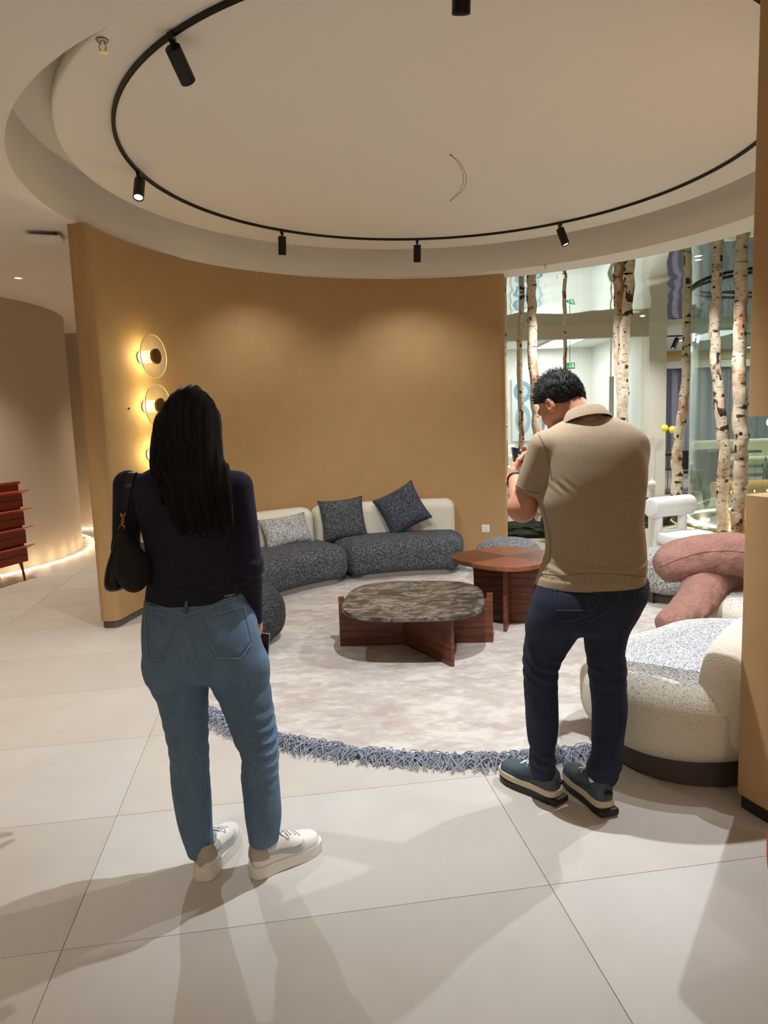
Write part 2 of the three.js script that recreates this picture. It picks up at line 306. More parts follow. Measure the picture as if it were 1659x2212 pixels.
function spotFixture(deg, target, label, cd, angle, pen, { lit = true, color = NEUTRAL, r = TRR } = {}) {
  const p = ring(r, deg, DISC_Y - 0.016, TRX, TRZ); p.z = TRZ + (p.z - TRZ) * TRK;
  const t = thing('track_spotlight', label, 'spotlight', p, 0, 'black spotlights on the ring track');
  part(t, 'adapter', rbox(0.026, 0.03, 0.07, 0.004), M.blackMetal).position.y = -0.012;
  part(t, 'stem', cyl(0.009, 0.009, 0.05, 12), M.blackMetal).position.y = -0.04;
  const head = part(t, 'housing', spotHousing, M.blackMetal); head.position.y = -0.045;
  const dir = target.clone().sub(p.clone().add(V(0, -0.045, 0))).normalize();
  head.quaternion.setFromUnitVectors(V(0, -1, 0), dir);
  part(head, 'lens', spotLens, lit ? M.lens : M.black);
  if (lit && cd > 0) {
    const L = new THREE.SpotLight(color, cd * SPOT_GAIN, 0, angle * Math.PI / 180, pen, 2);
    L.name = 'spot_beam'; L.position.copy(p).add(V(0, -0.045, 0)).addScaledVector(dir, 0.172); L.target.position.copy(target);
    L.castShadow = true; L.shadow.mapSize.set(1024, 1024); L.shadow.radius = 0.7; L.shadow.bias = -0.0005;
    scene.add(L); scene.add(L.target);
  }
}
const deg = (x, z) => Math.atan2(x - TRX, z - TRZ) * 180 / Math.PI;
spotFixture(deg(-0.87, -3.49), V(0.1, 0.45, -7.3), 'long black spotlight nearest the ceiling hook, aimed away', 12, 22, 0.8);
spotFixture(deg(-1.58, -5.12), V(-1.45, 0, -3.3), 'lit black spotlight above the wall lamps, aimed down at the hall', 9, 46, 0.8);
spotFixture(deg(-0.9, -6.73), V(-1.05, 0.0, -7.4), 'lit black spotlight above the grey cushion end of the sofa', 2.9, 58, 0.95);
spotFixture(deg(0.41, -7.22), V(0.33, 0.0, -8.0), 'black spotlight above the middle of the camel wall', 4, 58, 0.95);
spotFixture(deg(1.76, -6.81), V(2.6, 0.4, -6.2), 'black spotlight above the bowed head of the man', 17, 36, 0.8);
spotFixture(deg(2.4, -3.95), V(1.95, 0.0, -4.0), 'spotlight on the right curve of the ring track', 14, 66, 0.4);
spotFixture(deg(0.36, -2.9), V(0.36, 0.0, -4.2), 'spotlight over the man on the near curve of the track', 27, 56, 0.5);
spotFixture(deg(2.0, -3.55), V(1.7, 0.4, -3.6), 'spotlight over the cream seat near the wall end', 8, 38, 0.7);

function downlight(x, z, y, cd, label, { angle = 50, color = NEUTRAL, group } = {}) {
  const t = thing('downlight', label, 'downlight', [x, y, z], 0, group);
  part(t, 'trim_ring', lathe([[0.036, 0], [0.036, -0.004], [0.05, -0.004], [0.052, 0]], 28), M.white);
  part(t, 'lamp_lens', (() => { const g = cyl(0.036, 0.036, 0.003, 24); g.translate(0, -0.001, 0); return g; })(), M.lens);
  if (cd) { const L = new THREE.SpotLight(color, cd * SPOT_GAIN, 0, angle * Math.PI / 180, 0.9, 2); L.position.set(x, y - 0.012, z); L.target.position.set(x, 0, z); L.castShadow = true; L.shadow.radius = 2; scene.add(L, L.target); }
}
downlight(-3.53, -7.29, SOFFIT, 16, 'small recessed downlight in front of the taupe wall block', { color: 0xfff4e6 });
for (const [x, z, l] of [[-3.3, -4.6, 'over the hall floor'], [-3.4, -2.2, 'over the hall beside the woman'], [4.2, -1.5, 'beyond the wall end'], [-6.6, -5.2, 'deep in the hall'], [-3.0, -9.9, 'before the hall back wall']])
  downlight(x, z, SOFFIT, 15, `small recessed downlight ${l}`, { color: WARM, group: 'downlights outside the ring' });
// soft panels of the far rooms and courtyard
function panelLight(x0, x1, z0, z1, y, k, label, color = COOL) {
  const t = thing('ceiling_light_panel', label, 'light panel', [(x0 + x1) / 2, y, (z0 + z1) / 2]);
  part(t, 'frame', rbox(x1 - x0 + 0.04, 0.03, z1 - z0 + 0.04, 0.006), M.white).position.y = -0.014;
  part(t, 'lamp_diffuser', rbox(x1 - x0, 0.012, z1 - z0, 0.004), std({ color: 0xffffff, emissive: color, emissiveIntensity: 1.2 })).position.y = -0.03;
  const L = new THREE.RectAreaLight(color, k, x1 - x0, z1 - z0); L.position.set((x0 + x1) / 2, y - 0.045, (z0 + z1) / 2); L.rotation.x = -Math.PI / 2; scene.add(L);
}
panelLight(1.4, 2.0, -16.6, -14.6, 3.13, 13, 'light panel over the white far room');
panelLight(3.6, 4.2, -16.6, -14.6, 3.13, 13, 'light panel over the white far room beside the pillar');
panelLight(6.6, 7.2, -16.0, -14.2, 3.13, 20, 'light panel over the dark far table', NEUTRAL);
panelLight(9.2, 9.8, -18.4, -16.0, 3.13, 20, 'light panel before the grey curtains', NEUTRAL);

for (const [x, z, l] of [[2.2, -8.75, 'by the camel wall edge'], [3.5, -8.0, 'above the white chair'], [3.4, -10.4, 'over the middle of the gravel bed'], [6.2, -11.4, 'before the far table'], [4.5, -12.4, 'close to the cream pillar'], [2.4, -12.3, 'close to the glass front']]) downlight(x, z, MIRROR_Y - 0.012, 26, `round downlight in the mirror ceiling ${l}`, { angle: 62, group: 'downlights in the mirror ceiling' });
panelLight(-2.2, -1.6, 0.9, 2.5, SOFFIT, 10.5, 'light panel of the shop behind the camera towards the hall', WARM);
panelLight(1.4, 2.0, 0.9, 2.5, SOFFIT, 10.5, 'light panel of the shop behind the camera towards the wall end', WARM);
// ---------------------------------------------------------------- fabrics and woods
const boucle = (lo, hi, bias, s) => texture(512, 512, (u, v, r) => {
  const n = tnoise(u, v, 110, 110, s) * 0.55 + tnoise(u, v, 190, 190, s + 1) * 0.45; const f = smooth(0.5 - 0.13, 0.5 + 0.13, n + bias + 0.12 * (r() - 0.5));
  return mix3(rgb(...lo), rgb(...hi), f);
}, { size: [0.55, 0.55] });
const boucleBump = grey(512, 512, (u, v, r) => tnoise(u, v, 110, 110, 71) * 0.6 + tnoise(u, v, 190, 190, 72) * 0.3 + 0.1 * r(), [0.55, 0.55]);
const fabric = (map, extra = {}) => std({ map, roughness: 0.95, bumpMap: boucleBump, bumpScale: 0.004, ...extra });
M.boucleDark = fabric(boucle([38, 40, 43], [118, 121, 125], -0.04, 101));
M.boucleCharcoal = fabric(boucle([26, 26, 27], [92, 92, 93], -0.07, 107));
M.boucleGrey = fabric(boucle([62, 65, 68], [158, 160, 160], 0.0, 113));
M.boucleLight = fabric(boucle([96, 97, 97], [206, 206, 202], 0.05, 117));
M.boucleBlue = fabric(boucle([34, 37, 46], [104, 109, 120], -0.05, 119));
M.creamCloth = std({ map: texture(256, 256, (u, v, r) => mix3(rgb(214, 203, 182), rgb(234, 226, 209), clamp(0.3 + 0.5 * tnoise(u, v, 120, 120, 131) + 0.4 * (r() - 0.5))), { size: [0.4, 0.4] }), roughness: 0.95, bumpMap: boucleBump, bumpScale: 0.0018 });
M.plinth = std({ color: 0x4a403a, roughness: 0.55 });
M.plinthLight = std({ color: 0x77706a, roughness: 0.5 });
const woodTex = (a, b, c, s) => texture(512, 512, (u, v, r) => {
  const w = tnoise(u, v, 2, 60, s) * 0.5 + tnoise(u, v, 3, 150, s + 1) * 0.3 + tnoise(u, v, 6, 256, s + 2) * 0.2, pore = smooth(0.72, 0.9, tnoise(u, v, 14, 256, s + 5));
  return mix3(mix3(rgb(...a), rgb(...b), smooth(0.25, 0.75, w)), rgb(...c), 0.55 * pore + 0.06 * (r() - 0.5));
}, { size: [0.9, 0.9] });
M.walnut = std({ map: woodTex([92, 48, 31], [126, 70, 46], [62, 31, 20], 151), roughness: 0.42 });
M.walnutPale = std({ map: woodTex([132, 74, 46], [158, 94, 60], [98, 53, 34], 157), roughness: 0.4 });
M.walnutMid = std({ map: woodTex([98, 52, 34], [120, 67, 44], [70, 36, 24], 161), roughness: 0.4 });
const marble = texture(1024, 1024, (u, v, r) => {
  const wx = fbm(u, v, 5, 5, 171) - 0.5, wy = fbm(u, v, 5, 5, 177) - 0.5, U = u + wx * 0.16, W = v + wy * 0.16;
  const n = fbm(U, W, 7, 12, 181), m = fbm(U, W, 20, 44, 187), fine = fbm(U, W, 60, 90, 189), wisp = 1 - smooth(0, 0.05, Math.abs(fbm(U, W, 9, 20, 191) - 0.5)), crack = 1 - smooth(0, 0.018, Math.abs(fbm(U, W, 8, 14, 197) - 0.48));
  let c = mix3(rgb(58, 53, 47), rgb(142, 134, 122), smooth(0.35, 0.65, 0.35 * n + 0.4 * m + 0.25 * fine));
  c = mix3(c, rgb(58, 64, 70), smooth(0.54, 0.68, fbm(u, v, 3, 3, 203)) * 0.6);
  c = mix3(c, rgb(152, 145, 134), 0.4 * wisp * smooth(0.35, 0.6, m)); c = mix3(c, rgb(38, 35, 32), 0.55 * crack); return mix3(c, rgb(180, 174, 164), 0.07 * r());
}, { size: [1.15, 1.15] });
M.marble = phys({ map: marble, roughness: 0.24, specularIntensity: 0.7 });
M.rug = std({ map: texture(1024, 1024, (u, v, r) => {
  const n = fbm(u, v, 6, 10, 211), m = fbm(u, v, 26, 40, 217), b = smooth(0.55, 0.75, fbm(u, v, 12, 22, 223));
  let c = mix3(rgb(182, 171, 162), rgb(214, 206, 197), smooth(0.3, 0.7, 0.5 * n + 0.5 * m)); c = mix3(c, rgb(164, 147, 139), 0.5 * b);
  return mix3(c, rgb(226, 220, 212), 0.3 * r());
}, { size: [1.7, 1.7] }), roughness: 1, bumpMap: grey(512, 512, (u, v, r) => 0.5 * r() + 0.5 * tnoise(u, v, 90, 160, 229), [0.5, 0.5]), bumpScale: 0.003 });
M.yarn = std({ color: 0x9a9fae, roughness: 0.95 });

// ---------------------------------------------------------------- rug with yarn fringe
const RUGY = 0.012, GX = 0.5, GZ = -5.15, GR = 2.05;
{
  const t = thing('round_rug', 'large round mottled beige rug with a blue grey yarn fringe', 'rug');
  const disc = lathe([[0, RUGY], [GR - 0.01, RUGY], [GR, RUGY - 0.004], [GR, 0.001], [0, 0.001]], 128); disc.translate(GX, 0, GZ); part(t, 'pile', boxUV(disc), M.rug);
  const g = []; const r = mulberry(77);
  for (let i = 0; i < 5200; i++) {
    const a = i / 5200 * Math.PI * 2 + (r() - 0.5) * 0.02; if (Math.cos(a) < 0.35 && i % 3) continue;
    const R0 = GR - 0.045 + r() * 0.075, len = 0.05 + r() * 0.075, sw = (r() - 0.5) * 0.11, h = 0.012 + r() * 0.03;
    const P = (q, w, y) => V(GX + Math.sin(a + w) * (R0 + q), y, GZ + Math.cos(a + w) * (R0 + q));
    const c = new THREE.QuadraticBezierCurve3(P(0, 0, 0.008), P(len * 0.45, sw * 0.4, 0.008 + h * 1.7), P(len, sw, 0.004 + r() * 0.008));
    g.push(new THREE.TubeGeometry(c, 4, 0.0026, 4, false));
  }
  const f = part(t, 'fringe', merge(g), M.yarn, 'blue grey yarn fringe'); f.userData.kind = 'stuff';
}

// ---------------------------------------------------------------- curved upholstery
function plan(s, q, hs, hw, rp) { const a = Math.abs(s) - hs + rp, b = Math.abs(q) - hw + rp; return Math.hypot(Math.max(a, 0), Math.max(b, 0)) + Math.min(Math.max(a, b), 0) - rp; }
function curved({ cx, cz, r0, r1, a0, a1, y0, y1, rp, re, bulge = 0, lean = 0, crown = 0, endDrop = 0, cell = 0.018, uv }) {
  const rm = (r0 + r1) / 2, hw = (r1 - r0) / 2, am = (a0 + a1) / 2 * Math.PI / 180, hs = (a1 - a0) / 2 * Math.PI / 180 * rm, yc = (y0 + y1) / 2, hy = (y1 - y0) / 2;
  const f = (x, y, z) => {
    const dx = x - cx, dz = z - cz; let t = Math.atan2(dx, dz) - am; t = Math.atan2(Math.sin(t), Math.cos(t));
    const v = (y - yc) / hy, d2 = plan(t * rm, Math.hypot(dx, dz) - rm - lean * (y - y0), hs, hw, rp) + bulge * Math.min(1.5, v * v);
    const ed = endDrop ? endDrop * Math.pow(clamp((Math.abs(t * rm) - hs + 0.3) / 0.3), 2) : 0, ty = Math.abs(y - yc) - hy + (y > yc ? ed : 0) - (y > yc ? crown * clamp(-d2 / 0.3) - crown : 0);
    const a = d2 + re, b = ty + re; return Math.hypot(Math.max(a, 0), Math.max(b, 0)) + Math.min(Math.max(a, b), 0) - re;
  };
  const e = 0.06, xs = [], zs = [];
  for (let i = 0; i <= 20; i++) for (const r of [r0 - e, r1 + e + Math.abs(lean) * 0.6]) { const p = ring(r, lerp(a0 - 4, a1 + 4, i / 20), 0, cx, cz); xs.push(p.x); zs.push(p.z); }
  const g = netMesh(f, [Math.min(...xs), y0 - 0.03, Math.min(...zs)], [Math.max(...xs), y1 + 0.03, Math.max(...zs)], cell, uv ? { uv: null } : {});
  return uv ? uv(g, (x, y, z) => { const dx = x - cx, dz = z - cz; let t = Math.atan2(dx, dz) - am; t = Math.atan2(Math.sin(t), Math.cos(t)); return [t * rm, plan(t * rm, Math.hypot(dx, dz) - rm, hs, hw, rp), Math.hypot(dx, dz) - rm]; }) : g;
}
function plinthGeo(cx, cz, r0, r1, a0, a1, y0, y1, rp = 0.12) {
  const rm = (r0 + r1) / 2, hs = (a1 - a0) / 2 * Math.PI / 180 * rm, hw = (r1 - r0) / 2, am = (a0 + a1) / 2 * Math.PI / 180, pts = [];
  const put = (s, q) => { const t = am + s / rm; pts.push([cx + (rm + q) * Math.sin(t), cz + (rm + q) * Math.cos(t)]); };
  const cs = [[hs - rp, hw - rp, 0], [-hs + rp, hw - rp, 1], [-hs + rp, -hw + rp, 2], [hs - rp, -hw + rp, 3]];
  cs.forEach(([x, y, k], ci) => {
    for (let i = 0; i <= 8; i++) { const a = (k + i / 8) * Math.PI / 2; put(x + rp * Math.cos(a), y + rp * Math.sin(a)); }
    const nx = cs[(ci + 1) % 4]; if (ci % 2 === 0) for (let i = 1; i < 16; i++) put(lerp(x, nx[0], i / 16), y + rp * (k === 0 ? 1 : -1));
  });
  return toCreasedNormals(flat(pts, [], y0, y1 - y0), 0.6);
}
function sofaUnit(name, label, o) {
  const t = thing(name, label, 'sofa', null, 0, o.group);
  part(t, 'plinth', plinthGeo(o.cx, o.cz, o.r0 + 0.07, o.r1 - 0.04, o.a0 + 2, o.a1 - 2, o.floorY ?? 0, o.y0 + 0.03, o.prp ?? 0.14), o.plinthMat);
  part(t, 'seat', curved({ cx: o.cx, cz: o.cz, r0: o.r0, r1: o.r1, a0: o.a0, a1: o.a1, y0: o.y0, y1: o.y1, rp: o.rp, re: o.re ?? 0.14, bulge: 0.025, crown: 0.025, cell: o.cell, uv: o.uv }), o.seatMat);
  if (o.back) part(t, 'backrest', curved({ cx: o.cx, cz: o.cz, ...o.back, cell: o.cell }), o.backMat, o.backLabel);
  return t;
}
const dark = { cx: 0.47, cz: -5.3, r0: 1.68, r1: 2.40, y0: 0.04, y1: 0.405, rp: 0.13, re: 0.12, seatMat: M.boucleDark, backMat: M.creamCloth, plinthMat: M.plinthLight, floorY: 0.0125, backLabel: 'cream backrest', group: 'curved dark sofa under the camel wall', cell: 0.016 };
sofaUnit('sofa_module', 'dark grey boucle sofa half with rounded free end by the wall socket', { ...dark, a0: 170.6, a1: 207.6, back: { r0: 2.30, r1: 2.58, a0: 173, a1: 209.5, y0: 0.1, y1: 0.70, rp: 0.1, re: 0.1, lean: 0.06 } });
sofaUnit('sofa_module', 'dark grey boucle sofa half running behind the woman', { ...dark, a0: 208.2, a1: 252, back: { r0: 2.30, r1: 2.58, a0: 210.3, a1: 251, y0: 0.1, y1: 0.70, rp: 0.1, re: 0.1, lean: 0.06 } });

// cushions
function pillowGeo(w, h, t, n = 28) {
  const P = [], U = [], I = [];
  for (const sgn of [1, -1]) for (let i = 0; i <= n; i++) for (let j = 0; j <= n; j++) {
    const u = i / n * 2 - 1, v = j / n * 2 - 1, px = 1 - 0.09 * (1 - v * v) * u * u, py = 1 - 0.09 * (1 - u * u) * v * v;
    const th = Math.pow(Math.max(0, 1 - u * u * u * u) * Math.max(0, 1 - v * v * v * v), 0.55);
    const wr = 0.012 * (vnoise(u * 3 + 7, v * 3, sgn * 3 + w * 10) - 0.5) * th;
    P.push(u * w / 2 * px, v * h / 2 * py, sgn * (t / 2 * th + wr)); U.push(u * w / 2, v * h / 2);
  }
  const N = (n + 1) * (n + 1);
  for (let k = 0; k < 2; k++) for (let i = 0; i < n; i++) for (let j = 0; j < n; j++) { const a = k * N + i * (n + 1) + j, b = a + n + 1; if (k === 0) I.push(a, b, a + 1, b, b + 1, a + 1); else I.push(a, a + 1, b, b, a + 1, b + 1); }
  const g = new THREE.BufferGeometry(); g.setAttribute('position', new THREE.Float32BufferAttribute(P, 3)); g.setAttribute('uv', new THREE.Float32BufferAttribute(U, 2)); g.setIndex(I); g.computeVertexNormals(); return g;
}
function cushion(p, w, h, t, mat, label, { face = 0, tilt = 0.25, roll = 0 }) {
  const c = thing('throw_cushion', label, 'cushion', p, 0, 'cushions on the dark sofa');
  c.rotation.set(0, 0, 0); c.quaternion.setFromEuler(new THREE.Euler(-tilt, face, roll, 'YXZ'));
  part(c, 'cover', pillowGeo(w, h, t), mat);
  const e = []; for (let i = 0; i < 48; i++) { const a = i / 48 * 4, k = Math.floor(a), f = (a - k) * 2 - 1, q = [[f, -1], [1, f], [-f, 1], [-1, -f]][k], px = 1 - 0.09 * (1 - q[1] * q[1]) * q[0] * q[0], py = 1 - 0.09 * (1 - q[0] * q[0]) * q[1] * q[1]; e.push(V(q[0] * w / 2 * px, q[1] * h / 2 * py, 0)); }
  part(c, 'piping', tube(e, 0.004, 120, 6, true), mat); return c;
}
cushion(at(619, 1147, -6.98), 0.52, 0.32, 0.15, M.boucleLight, 'light grey speckled oblong cushion beside the woman', { face: 0.62, tilt: 0.5, roll: 0.06 });
cushion(at(741, 1122, -7.36), 0.48, 0.44, 0.17, M.boucleDark, 'mid grey square cushion leaning at the sofa join', { face: 0.3, tilt: 0.28, roll: 0.05 });
cushion(at(869, 1100, -7.45), 0.47, 0.45, 0.17, M.boucleBlue, 'blue grey cushion tipped on its corner', { face: 0.0, tilt: 0.3, roll: 0.47 });

// poufs
function pouf(c, R, h, mat, label, y0 = RUGY) {
  const t = thing('pouf', label, 'pouf', [c[0], y0, c[1]], 0);
  const f = (x, y, z) => { const r = Math.hypot(x, z), v = (y - h * 0.47) / (h * 0.5); const w = R * Math.pow(Math.max(0, 1 - Math.pow(Math.abs(v), 2.5)), 0.42); return (y < 0 || y > h) ? Math.max(r - R, Math.max(-y, y - h)) : Math.max(r - w, Math.max(-y, y - h)) * 0.7; };
  const pr = []; for (let i = 0; i <= 40; i++) { const a = -Math.PI / 2 + i / 40 * Math.PI, c1 = Math.cos(a), s1 = Math.sin(a); pr.push([R * Math.pow(Math.max(0, c1), 0.62), h / 2 + h / 2 * Math.sign(s1) * Math.pow(Math.abs(s1), 0.78)]); }
  part(t, 'cover', boxUV(lathe(pr, 72)), mat); return t;
}
pouf([-1.05, -5.0], 0.315, 0.41, M.boucleCharcoal, 'round charcoal boucle pouf beside the jeans of the woman');
pouf([1.22, -7.0], 0.33, 0.35, M.boucleGrey, 'low grey boucle pouf behind the wooden side table', 0.0125);

// ---------------------------------------------------------------- coffee table and side table
function superShape(a, b, n, k = 72) { const s = new THREE.Shape(); for (let i = 0; i <= k; i++) { const t = i / k * Math.PI * 2, c = Math.cos(t), d = Math.sin(t), x = a * Math.sign(c) * Math.pow(Math.abs(c), 2 / n), y = b * Math.sign(d) * Math.pow(Math.abs(d), 2 / n); i ? s.lineTo(x, y) : s.moveTo(x, y); } return s; }
function slabGeo(shape, h, bev) { const g = new THREE.ExtrudeGeometry(shape, { depth: h - 2 * bev, bevelEnabled: true, bevelSize: bev, bevelThickness: bev, bevelSegments: 4, curveSegments: 64 }); g.rotateX(-Math.PI / 2); g.translate(0, bev, 0); return g; }
function panelGeo(w, h, th) { return boxUV(rbox(w, h, th, 0.004)); }
{
  const t = thing('coffee_table', 'low coffee table with dark marbled top on crossed wooden panels', 'table', [0.185, RUGY, -4.79]);
  const slab = slabGeo(superShape(0.47, 0.505, 3.1), 0.032, 0.009); slab.rotateY(-0.1); slab.translate(0, 0.308, 0);
  part(t, 'tabletop', boxUV(slab), M.marble, 'polished grey brown marble top');
  const O = V(0.185, 0, -4.79), q = (x, z) => V(x, 0, z).sub(O);
  const notched = (a, b, e0, e1) => {   // one board, its ends standing up past the edge of the top
    const d = b.clone().sub(a), L = d.length(), s = new THREE.Shape(); s.moveTo(0, 0); s.lineTo(L, 0); if (e1) { s.lineTo(L, 0.345); s.lineTo(L - 0.035, 0.345); s.lineTo(L - 0.04, 0.306); } else s.lineTo(L, 0.306); if (e0) { s.lineTo(0.04, 0.306); s.lineTo(0.035, 0.345); s.lineTo(0, 0.345); } else s.lineTo(0, 0.306); s.closePath();
    const g = new THREE.ExtrudeGeometry(s, { depth: 0.02, bevelEnabled: true, bevelSize: 0.002, bevelThickness: 0.002, bevelSegments: 2 }); g.translate(0, 0, -0.01); const k = boxUV(g); k.rotateY(Math.atan2(-d.z, d.x)); k.translate(a.x, 0.003, a.z); return k;
  };
  part(t, 'side_panel', notched(q(-0.335, -4.832), q(0.725, -4.798), 1, 1), M.walnut);
  part(t, 'cross_panel', notched(q(0.40, -4.325), q(-0.12, -5.215), 0, 0), M.walnut);
}
{
  const t = thing('side_table', 'taller wooden side table with a four part veneer top', 'table', [0.92, RUGY, -5.27]);
  for (let k = 0; k < 4; k++) {   // quarters of the top, grain turned from one to the next
    const s = new THREE.Shape(); s.moveTo(0, 0); const a0 = k * Math.PI / 2 + 0.0, n = 24, a = 0.375;
    for (let i = 0; i <= n; i++) { const u = a0 + i / n * Math.PI / 2, c = Math.cos(u), d = Math.sin(u), x = a * Math.sign(c) * Math.pow(Math.abs(c), 2 / 3.0), y = a * Math.sign(d) * Math.pow(Math.abs(d), 2 / 3.0); s.lineTo(x, y); }
    const g = new THREE.ExtrudeGeometry(s, { depth: 0.026, bevelEnabled: true, bevelSize: 0.0005, bevelThickness: 0.002, bevelSegments: 1 }); g.rotateX(-Math.PI / 2);
    const uvg = boxUV(g); if (k % 2) { const uv = uvg.attributes.uv; for (let i = 0; i < uv.count; i++) uv.setXY(i, uv.getY(i), uv.getX(i)); }
    const m = part(t, 'top_panel', uvg, k % 2 ? M.walnutMid : M.walnutPale); m.position.y = 0.482; m.rotation.y = 0.62;
  }
  const leg = (a, len, w0) => { const g = panelGeo(len, 0.48, 0.026); g.translate(len / 2 + w0, 0.24, 0); g.rotateY(a); return g; };
  for (const a of [-1.85, 1.29, -0.28, 2.86]) part(t, 'leg_panel', leg(a, 0.25, 0.012), M.walnut);
}

// ---------------------------------------------------------------- cream sofa ring on the right: flecked cloth, more grey threads towards the top
M.fleck = [0, 1, 2, 3, 4, 5, 6, 7].map(k => {
  const dens = k / 7, map = texture(384, 384, (u, v, r) => {
    const n = tnoise(u, v, 96, 96, 301) * 0.6 + tnoise(u, v, 170, 170, 303) * 0.4, f = smooth(0.8 - 0.34 * dens, 0.86 - 0.28 * dens, n + 0.06 * (r() - 0.5)), tone = mix3(rgb(140, 122, 92), rgb(92, 96, 104), smooth(0.25, 0.7, dens));
    return mix3(mix3(rgb(226, 219, 200), rgb(208, 209, 209), dens), tone, f * 0.8);
  }, { size: [0.38, 0.38] }); return std({ map, roughness: 0.95, bumpMap: boucleBump, bumpScale: 0.0022 });
});
function fleckUV(g, pl) {   // each small patch of cloth takes the weave of its place: few threads low down, many on the seat
  const k = boxUV(g), p = k.attributes.position, nT = p.count / 3, r = mulberry(61), bin = new Uint8Array(nT), order = [];
  for (let i = 0; i < nT; i++) { const x = (p.getX(i * 3) + p.getX(i * 3 + 1) + p.getX(i * 3 + 2)) / 3, y = (p.getY(i * 3) + p.getY(i * 3 + 1) + p.getY(i * 3 + 2)) / 3, z = (p.getZ(i * 3) + p.getZ(i * 3 + 1) + p.getZ(i * 3 + 2)) / 3, w = y * 0.95 + Math.max(0, -pl(x, y, z)[1]) * 1.0; bin[i] = Math.round(clamp(smooth(0.2, 0.72, w) + (vnoise(x * 60, y * 60, z * 60) - 0.5) * 0.16 + (r() - 0.5) * 0.1) * 7); }
  for (let b = 0; b < 8; b++) { const st = order.length; for (let i = 0; i < nT; i++) if (bin[i] === b) order.push(i); k.addGroup(st * 3, (order.length - st) * 3, b); }
  for (const a of Object.keys(k.attributes)) { const at0 = k.attributes[a], o = new Float32Array(at0.array.length), n = at0.itemSize * 3; order.forEach((s, d) => o.set(at0.array.subarray(s * n, s * n + n), d * n)); k.setAttribute(a, new THREE.BufferAttribute(o, at0.itemSize)); }
  return k;
}
const cream = { cx: RX, cz: RZ, r0: 1.70, r1: 2.66, y0: 0.085, y1: 0.43, rp: 0.45, re: 0.1, prp: 0.38, seatMat: M.fleck, backMat: M.creamCloth, plinthMat: M.plinth, floorY: 0.0125, group: 'cream sofa ring on the right', uv: fleckUV, cell: 0.016 };
sofaUnit('sofa_module', 'large cream sofa end with flecked seat beside the legs of the man', { ...cream, a0: 12.5, a1: 50, back: { r0: 2.42, r1: 2.67, a0: 19.5, a1: 50, y0: 0.13, y1: 0.69, rp: 0.12, re: 0.11, endDrop: 0.22 } });
sofaUnit('sofa_module', 'flecked cream sofa seat under the pink knot cushion', { ...cream, a0: 55, a1: 94, seatMat: M.fleck, back: { r0: 2.42, r1: 2.67, a0: 56, a1: 93, y0: 0.13, y1: 0.69, rp: 0.12, re: 0.11, endDrop: 0.2 } });
sofaUnit('sofa_module', 'speckled grey sofa seat below the white chair', { ...cream, a0: 98, a1: 117, rp: 0.36, seatMat: M.boucleLight, uv: undefined });

// pink fur knot
{
  const t = thing('knot_cushion', 'fluffy dusty pink knot cushion lying over the cream sofa', 'cushion');
  const furMap = texture(512, 512, (u, v, r) => { const n = fbm(u, v, 10, 10, 311), m = tnoise(u, v, 90, 60, 317); return mix3(rgb(164, 116, 104), rgb(200, 154, 141), clamp(0.55 * n + 0.35 * m + 0.25 * (r() - 0.3))); }, { size: [0.5, 0.5] });
  const fur = phys({ map: furMap, roughness: 1, sheen: 0.35, sheenColor: new THREE.Color(0xd8b0a4), sheenRoughness: 0.5, bumpMap: grey(512, 512, (u, v, r) => 0.55 * tnoise(u, v, 70, 50, 321) + 0.45 * r(), [0.4, 0.4]), bumpScale: 0.011 });
  const chain = (pts, r) => { const f = []; for (let i = 0; i < pts.length - 1; i++) f.push(cone3(pts[i].toArray(), pts[i + 1].toArray(), r[i], r[i + 1])); return (x, y, z) => { let d = 9; for (const q of f) d = smin(d, q(x, y, z), 0.04); return d - 0.02 * (vnoise(x * 14, y * 14, z * 14) - 0.5) - 0.006 * (vnoise(x * 45, y * 45, z * 45) - 0.5); }; };
  const c1 = new THREE.CatmullRomCurve3([at(1452, 1217, -4.45), at(1500, 1203, -4.42), at(1560, 1196, -4.38), at(1625, 1204, -4.33), at(1700, 1235, -4.28)]).getPoints(12);
  const c2 = new THREE.CatmullRomCurve3([at(1640, 1262, -4.62), at(1570, 1250, -4.55), at(1526, 1262, -4.40), at(1502, 1302, -4.22), at(1478, 1328, -4.10), at(1446, 1344, -4.0)]).getPoints(12);
  const bb = (c, e) => { const b = new THREE.Box3().setFromPoints(c); b.expandByScalar(e); return [b.min.toArray(), b.max.toArray()]; };
  part(t, 'fur_tube', netMesh(chain(c1, c1.map((_, i) => lerp(0.115, 0.125, i / 12))), ...bb(c1, 0.17), 0.012), fur);
  part(t, 'fur_tube', netMesh(chain(c2, c2.map((_, i) => [0.10, 0.10, 0.11, 0.115, 0.118, 0.115, 0.108, 0.1, 0.096, 0.092, 0.088, 0.084, 0.08][i])), ...bb(c2, 0.17), 0.012), fur);
  part(t, 'seam', seamLine(chain(c1, c1.map((_, i) => lerp(0.115, 0.125, i / 12))), [[1424, 1226], [1470, 1207], [1520, 1193], [1570, 1190], [1620, 1194]], 0.003, -0.001), std({ color: 0x6e4a42, roughness: 1 }), 'sunken seam');
}

